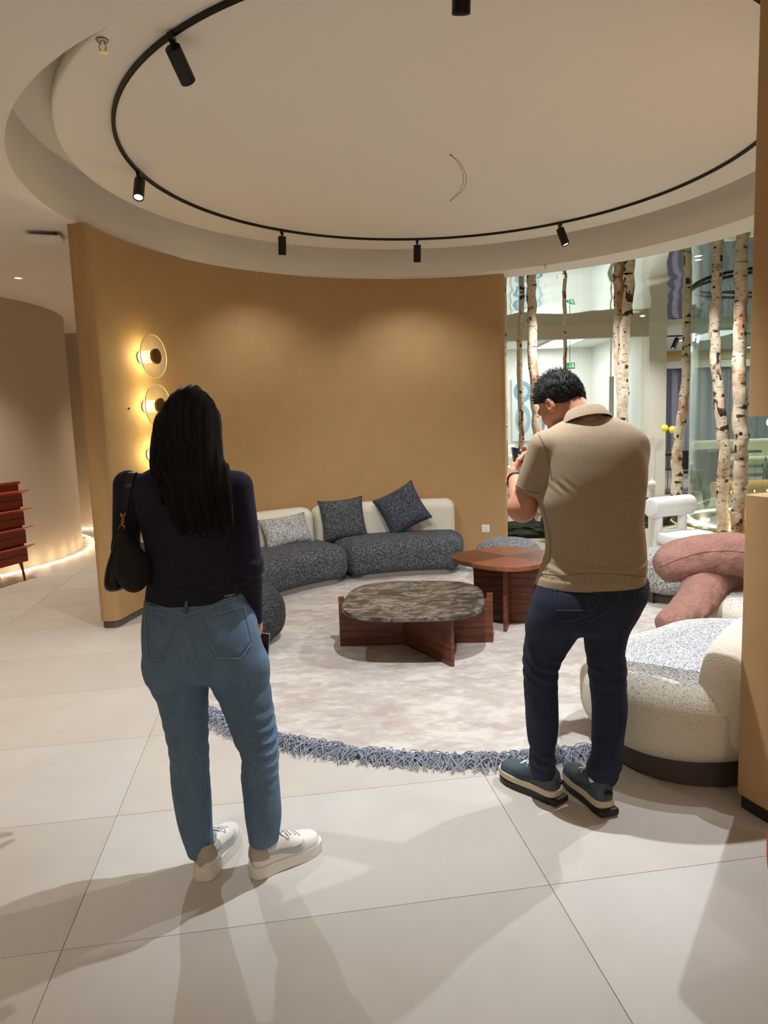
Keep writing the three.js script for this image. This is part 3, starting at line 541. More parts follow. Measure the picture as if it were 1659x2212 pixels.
// white chair with roll back
{
  const t = thing('tube_chair', 'white chair with a round seat and a bolster roll backrest', 'chair', [2.74, 0, -6.72], 0.42, 'white chair');
  delete t.userData.group;
  const wm = std({ color: 0xf1f0ec, roughness: 0.75, bumpMap: boucleBump, bumpScale: 0.0015 });
  const roll = (() => { const pr = [[0, -0.262], [0.07, -0.262], [0.088, -0.256], [0.096, -0.24], [0.096, 0.24], [0.088, 0.256], [0.07, 0.262], [0, 0.262]]; const g = lathe(pr, 40); g.rotateZ(Math.PI / 2); return g; })();
  part(t, 'backrest', roll, wm).position.set(0, 0.665, -0.02);
  for (const s of [-1, 1]) part(t, 'post', cyl(0.042, 0.044, 0.60, 24), wm).position.set(s * 0.155, 0.3, -0.02);
  part(t, 'seat', lathe([[0, 0.345], [0.235, 0.345], [0.25, 0.355], [0.25, 0.425], [0.235, 0.44], [0.1, 0.447], [0, 0.448]], 56), wm).position.set(-0.03, 0, 0.2);
  for (const s of [-1, 1]) part(t, 'leg', cyl(0.042, 0.042, 0.36, 24), wm).position.set(s * 0.13 - 0.03, 0.18, 0.3);
}
// ---------------------------------------------------------------- on the camel wall
M.brass = std({ color: 0x7a5a36, roughness: 0.35, metalness: 0.85 });
M.glassDisc = phys({ color: 0xf4f1e6, transmission: 0.9, roughness: 0.22, thickness: 0, ior: 1.45 });
M.glassEdge = std({ color: 0xf5f2e2, roughness: 0.25 });
{
  const th = 252.4, labels = ['top wall lamp with a clear glass disc and brass cap', 'middle wall lamp half hidden by the hair of the woman', 'lowest wall lamp hidden behind the shoulder of the woman'];
  [2.165, 1.755, 1.345].forEach((y, i) => {
    const p = ring(WR, th - i * 0.3, y, WX, WZ), t = thing('wall_lamp', labels[i], 'wall lamp', p, 0, 'glass disc wall lamps');
    const n = V(WX - p.x, 0, WZ - p.z).normalize(); t.quaternion.setFromUnitVectors(V(0, 0, 1), n);
    const r = g => { g.rotateX(Math.PI / 2); return g; };
    const rose = r(cyl(0.05, 0.05, 0.012, 32)); rose.translate(0, 0, 0.007); part(t, 'wall_plate', rose, M.brass);
    const lamp = r(cyl(0.05, 0.05, 0.125, 36)); lamp.translate(0, 0, 0.078); part(t, 'lamp_tube', lamp, M.bulbWarm);
    const cap = r(cyl(0.064, 0.064, 0.022, 40)); cap.translate(0, 0, 0.156); part(t, 'brass_cap', cap, M.brass);
    const disc = r(lathe([[0.052, -0.004], [0.18, -0.004], [0.18, 0.004], [0.052, 0.004], [0.052, -0.004]], 64)); disc.translate(0, 0, 0.138); part(t, 'glass_disc', disc, M.glassDisc);
    const edge = new THREE.TorusGeometry(0.181, 0.004, 8, 72); edge.translate(0, 0, 0.138); part(t, 'glass_rim', edge, M.glassEdge);
    for (const [lx, ly] of [[-0.075, 0], [0.075, 0], [0, 0.075], [0, -0.075]]) {
      const L = new THREE.PointLight(0xffeeb4, 0.085, 0, 2); L.position.set(lx, ly, 0.07).applyQuaternion(t.quaternion).add(p); L.castShadow = true; L.shadow.radius = 3; scene.add(L);
    }
  });
  const s = ring(WR - 0.004, 256.9, 1.735, WX, WZ), a = single('wall_anchor', rbox(0.012, 0.016, 0.012, 0.004), M.black, 'tiny dark screw hole left of the wall lamps', 'screw'); a.position.copy(s);
}
{
  const p = ring(WR - 0.002, 167.3, 0.325, WX, WZ), t = thing('wall_socket', 'small white wall socket to the side of the sofa', 'socket', p);
  t.quaternion.setFromUnitVectors(V(0, 0, 1), V(WX - p.x, 0, WZ - p.z).normalize());
  part(t, 'plate', rbox(0.086, 0.086, 0.012, 0.004), M.white).position.z = 0.004;
  for (const [x, y] of [[-0.016, 0.014], [0.016, 0.014], [-0.014, -0.014], [0.014, -0.014], [0, -0.022]]) part(t, 'slot', rbox(0.004, 0.011, 0.002, 0.0008), M.black).position.set(x, y, 0.0105);
}
// ceiling fittings
function sprinkler(x, y, z, label, sc = 1) {
  const t = thing('sprinkler', label, 'sprinkler', [x, y, z]); t.scale.setScalar(sc);
  const chrome = std({ color: 0xb9b2a6, metalness: 0.9, roughness: 0.3 });
  part(t, 'flange', lathe([[0.0, 0], [0.026, 0], [0.022, -0.008], [0.01, -0.012], [0, -0.012]], 24), chrome);
  part(t, 'frame', merge([tube([[0.008, -0.01, 0], [0.014, -0.03, 0], [0.006, -0.048, 0]], 0.0025, 12, 6), tube([[-0.008, -0.01, 0], [-0.014, -0.03, 0], [-0.006, -0.048, 0]], 0.0025, 12, 6)]), chrome);
  part(t, 'deflector', (() => { const g = cyl(0.018, 0.018, 0.002, 16); g.translate(0, -0.05, 0); return g; })(), chrome);
}
sprinkler(-1.2, DISC_Y, -3.47, 'small metal ceiling sprinkler near the long spotlight', 1.1);
{ const p = at(1178, 577, -7.55); sprinkler(p.x, SOFFIT, p.z, 'tiny sprinkler on the soffit above the birch trunks', 0.7); }
{
  const t = thing('hanging_wire', 'two thin loose wires dangling from the round ceiling panel', 'wire', [0.53, DISC_Y, -5.03]); const wm = std({ color: 0x6a5a48, roughness: 0.7 });
  part(t, 'rosette', (() => { const g = cyl(0.008, 0.008, 0.006, 12); g.translate(0, -0.003, 0); return g; })(), wm);
  for (const k of [0, 1]) part(t, 'strand', tube([[0, 0, 0], [0.045 + k * 0.012, -0.06, 0.02], [0.075 + k * 0.018, -0.15, 0.04], [0.06 + k * 0.02, -0.23, 0.05], [-0.02 + k * 0.006, -0.31, 0.05]], 0.0016, 40, 5), wm);
}
{
  const t = thing('ceiling_hatch', 'white square fitting hanging open from the hall ceiling', 'ceiling fitting', [-2.56, SOFFIT, -5.78], 0.3);
  part(t, 'bracket', merge([shift(rbox(0.14, 0.03, 0.01, 0.003), 0, -0.014, -0.085), shift(rbox(0.01, 0.03, 0.16, 0.003), 0.085, -0.014, 0)]), std({ color: 0x3c2a20, roughness: 0.7 }));
  part(t, 'panel', rbox(0.25, 0.014, 0.25, 0.004), M.white).position.y = -0.037;
}
// ---------------------------------------------------------------- hall on the left
{
  const t = thing('floor_light_strip', 'glowing strip curving around the foot of the taupe wall block', 'light strip');
  const pts = arcPts(2.56, 20, 150, 60, -6.5, -9.03).map(([x, z]) => V(x, 0.012, z)); part(t, 'lamp_strip', tube(pts, 0.012, 120, 8), M.led);
  for (let i = 0; i < 14; i++) { const a = 32 + i * 7, p = ring(2.545, a, 0.035, -6.5, -9.03); const L = new THREE.PointLight(0xffd9a8, 0.085, 0, 2); L.position.copy(p); L.castShadow = true; L.shadow.radius = 4; scene.add(L); }
  const s = thing('floor_light_strip', 'short straight glowing strip at the hall back wall', 'light strip');
  part(s, 'lamp_strip', tube([[-6, 0.03, -11.3], [-5, 0.03, -11.3], [-3.5, 0.03, -11.3], [-1, 0.03, -11.3]], 0.014, 40, 8), M.led);
  for (const x of [-4.4, -3.9, -3.4]) { const L = new THREE.PointLight(0xffdcae, 0.25, 0, 2); L.position.set(x, 0.06, -11.24); L.castShadow = true; scene.add(L); }
}
{
  const t = thing('drawer_cabinet', 'rust red cabinet with ledge handles on slim legs', 'cabinet', [-4.17, 0, -7.17], 1.32);
  const red = std({ color: 0x8e3a28, roughness: 0.5 }), redLip = std({ color: 0xb8583c, roughness: 0.45 });
  part(t, 'body', shift(rbox(0.94, 0.78, 0.4, 0.006), 0, 0.65, -0.02), red);
  part(t, 'top_rim', merge([shift(rbox(0.96, 0.03, 0.014, 0.004), 0, 1.05, 0.19), shift(rbox(0.96, 0.03, 0.014, 0.004), 0, 1.05, -0.22)]), red);
  for (let k = 0; k < 4; k++) {
    const y = 0.96 - k * 0.196, d = part(t, 'drawer', shift(rbox(0.95, 0.17, 0.03, 0.003), 0, y - 0.085, 0.195), red);
    part(d, 'ledge', (() => { const g = rbox(1.02, 0.012, 0.075, 0.003); g.rotateX(-0.45); g.translate(0.03, y - 0.01, 0.225); return g; })(), redLip);
    part(d, 'groove', shift(rbox(0.94, 0.006, 0.004, 0.001), 0, y - 0.09, 0.2105), M.black);
  }
  for (const [sx, sz] of [[1, 1], [-1, 1], [1, -1], [-1, -1]]) {
    const l = part(t, 'leg', tube([[sx * 0.43, 0.27, sz * 0.15], [sx * 0.435, 0.16, sz * 0.155], [sx * 0.44, 0.08, sz * 0.16], [sx * 0.445, 0.0, sz * 0.165]], 0.013, 16, 10), red);
    part(l, 'brace', tube([[sx * 0.33, 0.255, sz * 0.15], [sx * 0.39, 0.22, sz * 0.153], [sx * 0.43, 0.12, sz * 0.158]], 0.009, 14, 8), red);
  }
}
{ // sliver of an orange seat at the frame edge
  const t = thing('orange_pouf', 'orange rounded seat just peeking in beyond the wall end', 'pouf', [1.42, 0, -1.93]); const om = std({ color: 0xc2552a, roughness: 0.85, bumpMap: boucleBump, bumpScale: 0.002 });
  const pr = []; for (let i = 0; i <= 30; i++) { const a = -Math.PI / 2 + i / 30 * Math.PI; pr.push([0.3 * Math.pow(Math.max(0, Math.cos(a)), 0.5), 0.2 + 0.19 * Math.sign(Math.sin(a)) * Math.pow(Math.abs(Math.sin(a)), 0.8)]); }
  part(t, 'cover', boxUV(lathe(pr, 48)), om); part(t, 'foot', shift(cyl(0.2, 0.2, 0.03, 32), 0, 0.015, 0), M.black);
}
{ // white globe lamp seen through the opening of the wall end
  const p = at(1668, 912, -6.2), t = thing('globe_lamp', 'white glowing globe seen in the opening of the wall end', 'lamp', [p.x, p.y, p.z]);
  part(t, 'globe', new THREE.SphereGeometry(0.045, 24, 16), std({ color: 0xffffff, emissive: 0xfff6e6, emissiveIntensity: 1.5 }));
  part(t, 'stem', shift(cyl(0.006, 0.006, p.y - 0.045, 12), 0, -(p.y + 0.045) / 2, 0), M.brass); part(t, 'base', shift(cyl(0.09, 0.1, 0.02, 32), 0, -p.y + 0.01, 0), M.brass);
}

// ---------------------------------------------------------------- courtyard
M.sand = std({ map: texture(512, 512, (u, v, r) => mix3(rgb(150, 135, 112), rgb(206, 192, 166), clamp(0.4 * fbm(u, v, 10, 10, 401) + 0.6 * r())), { size: [0.8, 0.8] }), roughness: 1, bumpMap: grey(256, 256, (u, v, r) => r(), [0.5, 0.5]), bumpScale: 0.01 });
{
  const g = flat([...arcPts(2.98, 92, 164, 60), [RX + 0.6, -13.4], [13.9, -13.4], [13.9, -5.02], [3.6, -5.02]].reverse(), [], -0.004, 0.02);
  const s = struct('ground_courtyard', boxUV(g), M.sand, 'sandy gravel bed of the indoor courtyard');
  const curb = arcWall(2.93, 2.98, 92, 159, 0, 0.05, RX, RZ, 0.01); struct('trim_courtyard', curb, M.skirtingDark, 'dark metal edge of the gravel bed');
}
// birch bark
const barkTex = s => texture(256, 1024, (u, v, r) => {
  let c = mix3(rgb(196, 172, 142), rgb(232, 216, 192), clamp(0.5 * fbm(u, v, 4, 20, s) + 0.5 * tnoise(u, v, 10, 90, s + 3)));
  c = mix3(c, rgb(176, 112, 66), 0.75 * smooth(0.56, 0.76, fbm(u, v, 3, 7, s + 7)));
  const scar = smooth(0.66, 0.78, tnoise(u, v, 4, 46, s + 11)) * smooth(0.4, 0.62, tnoise(u, v, 9, 22, s + 13)); c = mix3(c, rgb(44, 30, 20), scar * 0.9);
  return mix3(c, rgb(90, 70, 52), 0.5 * smooth(0.78, 0.86, tnoise(u, v, 12, 160, s + 17)));
}, { size: [1, 2.4] });
M.bark = [411, 441].map(s => std({ map: barkTex(s), roughness: 0.85, bumpMap: grey(128, 512, (u, v, r) => tnoise(u, v, 8, 90, s) * 0.6 + r() * 0.4, [1, 2.4]), bumpScale: 0.004 }));
M.knot = std({ color: 0x2a1c13, roughness: 0.95 });
function birch(pts, r0, r1, label, k) {
  const t = thing('birch_trunk', label, 'tree trunk', null, 0, 'bare birch trunks in the courtyard');
  const r = mulberry(900 + k * 17), base = pts[0], fine = new THREE.CatmullRomCurve3(pts).getPoints(26).map((p, i) => p.clone().add(V((r() - 0.5) * r0 * 0.35, 0, (r() - 0.5) * r0 * 0.35)));
  const c = new THREE.CatmullRomCurve3(fine), n = 80, m = 14, P = [], U = [], I = [], N = [];
  for (let i = 0; i <= n; i++) {
    const q = c.getPoint(i / n), tg = c.getTangent(i / n), sx = V(1, 0, 0).addScaledVector(tg, -tg.x).normalize(), sz = tg.clone().cross(sx);
    for (let j = 0; j <= m; j++) { const a = j / m * Math.PI * 2, R = lerp(r0, r1, i / n) * (1 + 0.22 * (vnoise(Math.cos(a) * 1.5 + k, i * 0.35, Math.sin(a) * 1.5) - 0.5)); P.push(q.x + (sx.x * Math.cos(a) + sz.x * Math.sin(a)) * R, q.y + (sx.y * Math.cos(a) + sz.y * Math.sin(a)) * R, q.z + (sx.z * Math.cos(a) + sz.z * Math.sin(a)) * R); U.push(j / m, q.y + k * 0.7); }
  }
  for (let i = 0; i < n; i++) for (let j = 0; j < m; j++) { const a = i * (m + 1) + j, b = a + m + 1; I.push(a, b, a + 1, b, b + 1, a + 1); }
  const g = new THREE.BufferGeometry(); g.setAttribute('position', new THREE.Float32BufferAttribute(P, 3)); g.setAttribute('uv', new THREE.Float32BufferAttribute(U, 2)); g.setIndex(I); g.computeVertexNormals();
  part(t, 'bark', g, M.bark[k % 2]);
  for (let i = 0; i < 6; i++) { const u = 0.05 + r() * 0.9, q = c.getPoint(u), a = -0.4 + r() * 3.9 - Math.PI * 0.1, R = lerp(r0, r1, u), d = V(Math.cos(a), 0, Math.sin(a)); const kg = new THREE.SphereGeometry(1, 10, 8); kg.scale(R * (0.16 + 0.16 * r()), R * (0.18 + 0.22 * r()), R * 0.18); kg.rotateY(-a + Math.PI / 2); const m2 = part(t, 'knot', kg, M.knot); m2.position.copy(q).addScaledVector(d, R * 0.96); }
}
const trunk = (xt, yt, xb, yb, z, bend = 0) => { const a = at(xb, yb, z), b = at(xt, yt, z), sl = (b.x - a.x) / (b.y - a.y), x0 = a.x - sl * a.y; const o = []; for (let i = 0; i <= 6; i++) { const y = i / 6 * MIRROR_Y; o.push(V(x0 + sl * y + bend * Math.sin(i / 6 * Math.PI * 2), y, z + 0.03 * Math.sin(i * 1.7 + z))); } return o; };
birch(trunk(1089, 620, 1092, 1000, -9.6), 0.035, 0.03, 'slim birch trunk half hidden by the edge of the camel wall', 1);
birch(trunk(1127, 620, 1124, 1000, -9.8, 0.02), 0.042, 0.036, 'thin birch trunk second from the camel wall', 2);
birch(trunk(1147, 620, 1160, 950, -9.3), 0.068, 0.058, 'stout birch trunk left of the head of the man', 3);
birch(trunk(1222, 640, 1219, 810, -11.8), 0.038, 0.03, 'very thin birch trunk rising behind the hair of the man', 4);
birch(trunk(1334, 580, 1345, 905, -9.0), 0.07, 0.062, 'straight birch trunk of the crossed pair behind the man', 5);
birch(trunk(1359, 580, 1343, 900, -8.8), 0.066, 0.06, 'leaning birch trunk of the crossed pair behind the man', 6);
birch(trunk(1488, 620, 1464, 1060, -11.0, -0.02), 0.085, 0.058, 'leaning birch trunk in front of the grey curtains', 7);
birch(trunk(1548, 560, 1561, 1140, -8.6, 0.03), 0.072, 0.055, 'crooked birch trunk before the edge of the glass cylinder', 8);
birch(trunk(1601, 560, 1597, 1150, -8.35), 0.082, 0.072, 'thick reddish birch trunk nearest the wall end', 9);

// planting
M.leafDark = std({ color: 0x2c4a36, roughness: 0.55, side: THREE.DoubleSide }); M.leafFern = std({ color: 0x596f2e, roughness: 0.7, side: THREE.DoubleSide }); M.moss = std({ map: texture(256, 256, (u, v, r) => mix3(rgb(24, 26, 12), rgb(66, 66, 30), clamp(0.5 * fbm(u, v, 8, 8, 461) + 0.5 * r())), { size: [0.5, 0.5] }), roughness: 1, bumpMap: grey(256, 256, (u, v, r) => 0.6 * r() + 0.4 * tnoise(u, v, 30, 30, 467), [0.4, 0.4]), bumpScale: 0.02 });
function leafGeo(L, W, bend = 0.3, n = 8) { const P = [], I = [], U = []; for (let i = 0; i <= n; i++) { const t = i / n, w = W * Math.sin(Math.PI * Math.pow(t, 0.8)) + 0.001, y = L * t, z = -bend * L * t * t; for (const s of [-1, 0, 1]) { P.push(s * w, y * (1 - 0.2 * bend * t), z + (s ? 0.15 * w : 0)); U.push(s, t); } } for (let i = 0; i < n; i++) for (let s = 0; s < 2; s++) { const a = i * 3 + s; I.push(a, a + 1, a + 3, a + 1, a + 4, a + 3); } const g = new THREE.BufferGeometry(); g.setAttribute('position', new THREE.Float32BufferAttribute(P, 3)); g.setAttribute('uv', new THREE.Float32BufferAttribute(U, 2)); g.setIndex(I); g.computeVertexNormals(); return g; }
function mossMound(x, z, rx, h, rz, label) { const g = new THREE.SphereGeometry(1, 48, 20, 0, Math.PI * 2, 0, Math.PI / 2), p = g.attributes.position; for (let i = 0; i < p.count; i++) { const a = p.getX(i), b = p.getY(i), c = p.getZ(i), k = 1 + 0.35 * (vnoise(a * 4 + x, b * 4, c * 4 + z) - 0.5) + 0.15 * (vnoise(a * 14, b * 14, c * 14) - 0.5); p.setXYZ(i, a * rx * k, b * h * k, c * rz * k); } g.computeVertexNormals(); const m = single('moss_mound', boxUV(g), M.moss, label, 'moss'); m.position.set(x, 0.012, z); const n = m.geometry; n.computeVertexNormals(); return m; }
mossMound(2.35, -9.3, 0.9, 0.2, 0.35, 'dark moss mound beside the black figure');
mossMound(3.55, -10.0, 0.5, 0.22, 0.5, 'dark moss mound behind the white chair');
mossMound(7.0, -12.1, 0.8, 0.24, 0.5, 'dark moss mound before the far table');
mossMound(3.5, -12.2, 1.2, 0.16, 0.4, 'low moss mound at the foot of the glass front');
function fern(x, z, n, L, label, seed, y = 0.012) {
  const t = thing('fern', label, 'fern', [x, y, z]), r = mulberry(seed);
  for (let i = 0; i < n; i++) { const a = i / n * Math.PI * 2 + r(), len = L * (0.7 + 0.5 * r()), el = 0.55 + 0.4 * r(), g = []; const P = u => V(Math.cos(a) * len * u * Math.cos(el * (1 - u)), len * (u * Math.sin(el) - 0.55 * u * u), Math.sin(a) * len * u * Math.cos(el * (1 - u))); g.push(new THREE.TubeGeometry(new THREE.CatmullRomCurve3([0, 0.33, 0.66, 1].map(P)), 8, 0.003, 4, false)); for (let k = 1; k < 12; k++) for (const s of [-1, 1]) { const u = k / 12, lf = leafGeo(0.085 * L * 2 * Math.sin(Math.PI * Math.pow(u, 0.6)) + 0.012, 0.008, 0.1, 3); lf.rotateZ(-s * 1.25); lf.rotateX(-Math.PI / 2 + 0.4); lf.rotateY(-a - Math.PI / 2); const q = P(u); lf.translate(q.x, q.y, q.z); g.push(lf); } part(t, 'frond', merge(g), M.leafFern); }
}
fern(3.95, -8.75, 9, 0.42, 'green fern beside the white chair', 5); fern(4.35, -8.25, 8, 0.36, 'green fern in front of the glowing ring', 9); fern(4.95, -7.6, 8, 0.4, 'fern near the opening of the wall end', 15);
function bigLeaf(x, z, n, L, W, label, seed, mat = M.leafDark) {
  const t = thing('leafy_plant', label, 'plant', [x, 0.012, z]), r = mulberry(seed);
  for (let i = 0; i < n; i++) { const a = r() * 6.28, len = L * (0.6 + 0.5 * r()), g = leafGeo(len, W, 0.35 + 0.3 * r()); g.rotateX(0.25 + 0.5 * r()); g.rotateY(a); const m = part(t, 'leaf', g, mat); m.position.y = 0.05 + r() * 0.5 * L; part(m, 'stem', shift(cyl(0.004, 0.005, m.position.y, 6), 0, -m.position.y / 2, 0), mat); }
}
bigLeaf(3.95, -9.5, 12, 0.3, 0.07, 'dark leafy plant behind the white chair', 21); bigLeaf(2.05, -8.9, 7, 0.2, 0.05, 'small leafy plant below the elbow of the man', 25); bigLeaf(5.0, -11.0, 10, 0.34, 0.05, 'leafy plant between the birch trunk and the table', 31);
bigLeaf(6.5, -11.9, 12, 0.5, 0.06, 'dark plant in front of the far chair', 33);
{ const t = thing('yellow_bench', 'mustard yellow bolster at the foot of the far table', 'bench', [5.9, 0.3, -11.35], 0.1); const g = cyl(0.13, 0.13, 1.3, 32); g.rotateZ(Math.PI / 2); part(t, 'bolster', g, std({ color: 0xd89a2e, roughness: 0.7 })); for (const s of [-1, 1]) part(t, 'leg', shift(cyl(0.02, 0.02, 0.29, 12), s * 0.5, -0.15, 0), M.black); }
// plain black figure and other ornaments
{
  const t = thing('black_figure', 'plain black standing figure sculpture behind the elbow of the man', 'sculpture', [2.07, 0.012, -8.7], -0.2); const bm = std({ color: 0x15120f, roughness: 0.35 });
  const f = (() => { const s = [cone3([0, 0.34, 0], [0, 0.2, 0], 0.075, 0.08), cone3([-0.045, 0.18, 0], [-0.045, 0.06, 0], 0.042, 0.045), cone3([0.045, 0.18, 0], [0.045, 0.06, 0], 0.042, 0.045), cone3([-0.095, 0.34, 0], [-0.125, 0.2, 0.02], 0.032, 0.03), cone3([0.095, 0.34, 0], [0.125, 0.2, 0.02], 0.032, 0.03), ell([0, 0.5, 0], [0.1, 0.09, 0.09])]; return (x, y, z) => { let d = 9; for (const q of s) d = smin(d, q(x, y, z), 0.02); return d; }; })();
  part(t, 'body', netMesh(f, [-0.2, -0.01, -0.13], [0.2, 0.63, 0.13], 0.01), bm);
}
{
  const p = at(1408, 1062, -8.2), t = thing('white_bud_ornament', 'white bud shaped ornament on a short stem behind the white chair', 'ornament', [p.x, 0.012, p.z]); const wm = std({ color: 0xf3efe4, roughness: 0.35 });
  part(t, 'stem', shift(cyl(0.03, 0.04, p.y + 0.02, 24), 0, (p.y + 0.02) / 2, 0), wm);
  for (let k = 0; k < 5; k++) { const g = new THREE.SphereGeometry(0.05, 16, 12); g.scale(0.7, 1.05, 0.55); g.translate(0, 0, 0.022); g.rotateY(k * 1.2566); part(t, 'petal', g, wm).position.y = p.y + 0.06; }
  part(t, 'tip', shift(new THREE.ConeGeometry(0.02, 0.05, 16), 0, p.y + 0.125, 0), wm);
}
{
  const p = at(1643, 1160, -7.7), t = thing('silver_sculpture', 'twisted silver sculpture beside the reddish birch trunk', 'sculpture', [p.x, 0.012, p.z]); const sm = std({ color: 0xdcdfe0, metalness: 0.9, roughness: 0.12 });
  const f = (x, y, z) => { let d = 9; for (let k = 0; k < 6; k++) d = smin(d, Math.hypot(x - 0.035 * Math.sin(k * 1.9), (y - 0.07 - k * 0.075) * 1.1, z - 0.03 * Math.cos(k * 1.9)) - (0.068 - k * 0.004), 0.03); return d + 0.008 * Math.sin(y * 60 + x * 40); };
  part(t, 'body', netMesh(f, [-0.15, -0.02, -0.15], [0.15, 0.58, 0.15], 0.01), sm);
}

// glass cylinder enclosure with a lit foot
{
  const t = thing('glass_cylinder', 'tall greenish curved glass enclosure with a glowing foot ring', 'glass enclosure', [5.3, 0, -9.5]);
  const gl = phys({ color: 0xf0f7f3, transmission: 0.96, roughness: 0.02, thickness: 0, ior: 1.5 });
  part(t, 'glass_wall', shift(new THREE.CylinderGeometry(1.12, 1.12, 3.12, 128, 1, true), 0, 1.62, 0), gl);
  part(t, 'glass_edge', shift(new THREE.CylinderGeometry(1.105, 1.105, 3.12, 128, 1, true), 0, 1.62, 0), gl);
  part(t, 'foot_ring', lathe([[1.0, 0], [1.2, 0], [1.2, 0.06], [1.0, 0.06]], 96), std({ color: 0x5a4636, roughness: 0.5 }));
  const led = new THREE.TorusGeometry(1.165, 0.018, 8, 128); led.rotateX(Math.PI / 2); led.translate(0, 0.075, 0); part(t, 'lamp_ring', led, M.led);
  for (let i = 0; i < 8; i++) { const a = 190 + i * 24, p = ring(1.2, a + 90, 0.12, 5.3, -9.5); const L = new THREE.PointLight(0xfff0d0, 0.6, 0, 2); L.position.copy(p); L.castShadow = true; scene.add(L); }
  const tr = new THREE.TorusGeometry(1.115, 0.02, 8, 96); tr.rotateX(Math.PI / 2); tr.translate(0, 3.17, 0); part(t, 'top_rail', tr, M.black);
}

// ---------------------------------------------------------------- glass front, pillar and far rooms
{
  struct('beam_glass_front', box(0.42, 5.3, 2.96, 3.2, -13.56, -13.4), M.taupe, 'beige beam above the glass front');
  const w = struct('window_1', null, null, 'glass front of the white far room');
  const pane = phys({ color: 0xfbfdfa, transmission: 0.97, roughness: 0.01, thickness: 0, ior: 1.5 });
  const xs = [0.42, 1.95, 3.76, 5.0];
  for (let i = 0; i < 3; i++) part(w, i ? `pane_00${i}` : 'pane', box(xs[i] + 0.004, xs[i + 1] - 0.004, 0.02, 2.97, -13.49, -13.478), pane);
  struct('column_garden', box(4.98, 5.3, 0, 3.2, -13.75, -13.35), M.offwhite, 'cream pillar beside the far curtains');
  struct('wall_far_partition', box(5.02, 5.14, 0, 3.14, -21, -13.7), M.white, 'white partition between the far rooms');
  struct('wall_white_room', box(-0.6, 5.02, 0, 3.14, -17.2, -17.05), M.white, 'white back wall of the far room');
  const bar = thing('door_pull', 'tall grey upright door pull on the white far wall', 'door handle', [4.62, 1.75, -14.4]); part(bar, 'bar', rbox(0.09, 1.1, 0.05, 0.01), std({ color: 0xa7a897, roughness: 0.6 })); part(bar, 'mount', shift(rbox(0.03, 3.1, 0.03, 0.004), 0, -0.19, -0.05), M.offwhite);
}
{ // hanging exit sign, white running figure and door on green
  const p = at(1231, 790, -14.6), t = thing('exit_sign', 'small green lit exit sign in the far room', 'sign', p);
  part(t, 'case', rbox(0.2, 0.13, 0.03, 0.006), std({ color: 0xdfe6e0, roughness: 0.5 })); part(t, 'lit_face', shift(rbox(0.185, 0.115, 0.004, 0.002), 0, 0, 0.017), std({ color: 0x0a7a4a, emissive: 0x17c07a, emissiveIntensity: 0.7 }));
  const wm = std({ color: 0xffffff, emissive: 0xd8fff0, emissiveIntensity: 0.6 });
  part(t, 'door_mark', shift(rbox(0.04, 0.075, 0.003, 0.001), 0.055, 0, 0.0205), wm); part(t, 'arrow_mark', shift(merge([rbox(0.045, 0.012, 0.003, 0.001), (() => { const g = new THREE.ConeGeometry(0.017, 0.022, 3); g.scale(1, 1, 0.1); g.rotateZ(Math.PI / 2); g.translate(-0.03, 0, 0); return g; })()]), -0.052, -0.02, 0.0205), wm); part(t, 'figure_mark', merge([shift(new THREE.SphereGeometry(0.009, 10, 8), 0.0, 0.036, 0.02), shift(rbox(0.014, 0.035, 0.003, 0.001), 0.002, 0.008, 0.0205), (() => { const g = rbox(0.01, 0.032, 0.003, 0.001); g.rotateZ(0.6); g.translate(-0.008, -0.02, 0.0205); return g; })(), (() => { const g = rbox(0.01, 0.032, 0.003, 0.001); g.rotateZ(-0.6); g.translate(0.012, -0.02, 0.0205); return g; })()]), wm);
  part(t, 'hanger', shift(cyl(0.006, 0.006, 3.14 - p.y - 0.06, 8), 0, (3.14 - p.y + 0.06) / 2, 0), M.blackMetal);
}
{ // blue abstract panel picture on the far wall
  const p = at(1143, 885, -16.98), t = thing('abstract_picture', 'pale blue abstract picture behind the stout birch trunk', 'picture', [p.x, p.y, -17.0]);
  const art = texture(256, 512, (u, v, r) => { let c = rgb(222, 230, 232); for (const [a, b, ra, rb, col] of [[0.3, 0.8, 0.28, 0.17, rgb(120, 160, 178)], [0.72, 0.72, 0.2, 0.22, rgb(176, 202, 210)], [0.3, 0.34, 0.24, 0.24, rgb(150, 178, 192)], [0.78, 0.28, 0.22, 0.2, rgb(108, 140, 160)], [0.66, 0.55, 0.1, 0.12, rgb(226, 190, 176)]]) { const d = Math.hypot((u - a) / ra, (v - b) / rb); c = mix3(c, col, smooth(1.05, 0.95, d)); c = mix3(c, rgb(232, 240, 242), smooth(0.6, 0.52, d) * 0.6); } return c; });
  part(t, 'canvas', (() => { const g = new THREE.PlaneGeometry(0.75, 1.42); g.translate(0, 0, 0.021); return g; })(), std({ map: art, roughness: 0.7 })); part(t, 'frame', rbox(0.79, 1.46, 0.04, 0.004), M.white);
}
function loungeSeat(name, label, cat, p, w, turn, mat, { back = 0.8, legs = true } = {}) {
  const t = thing(name, label, cat, p, turn); part(t, 'seat', shift(rbox(w, 0.2, 0.75, 0.07, 5), 0, 0.34, 0), mat); part(t, 'backrest', shift(rbox(w, back - 0.28, 0.2, 0.08, 5), 0, 0.28 + (back - 0.28) / 2, -0.3), mat);
  for (const s of [-1, 1]) part(t, 'armrest', shift(rbox(0.16, 0.34, 0.75, 0.07, 5), s * (w / 2 - 0.08), 0.45, 0), mat);
  if (legs) for (const [a, b] of [[1, 1], [1, -1], [-1, 1], [-1, -1]]) part(t, 'leg', shift(cyl(0.018, 0.014, 0.25, 12), a * (w / 2 - 0.1), 0.125, b * 0.28), M.blackMetal); return t;
}
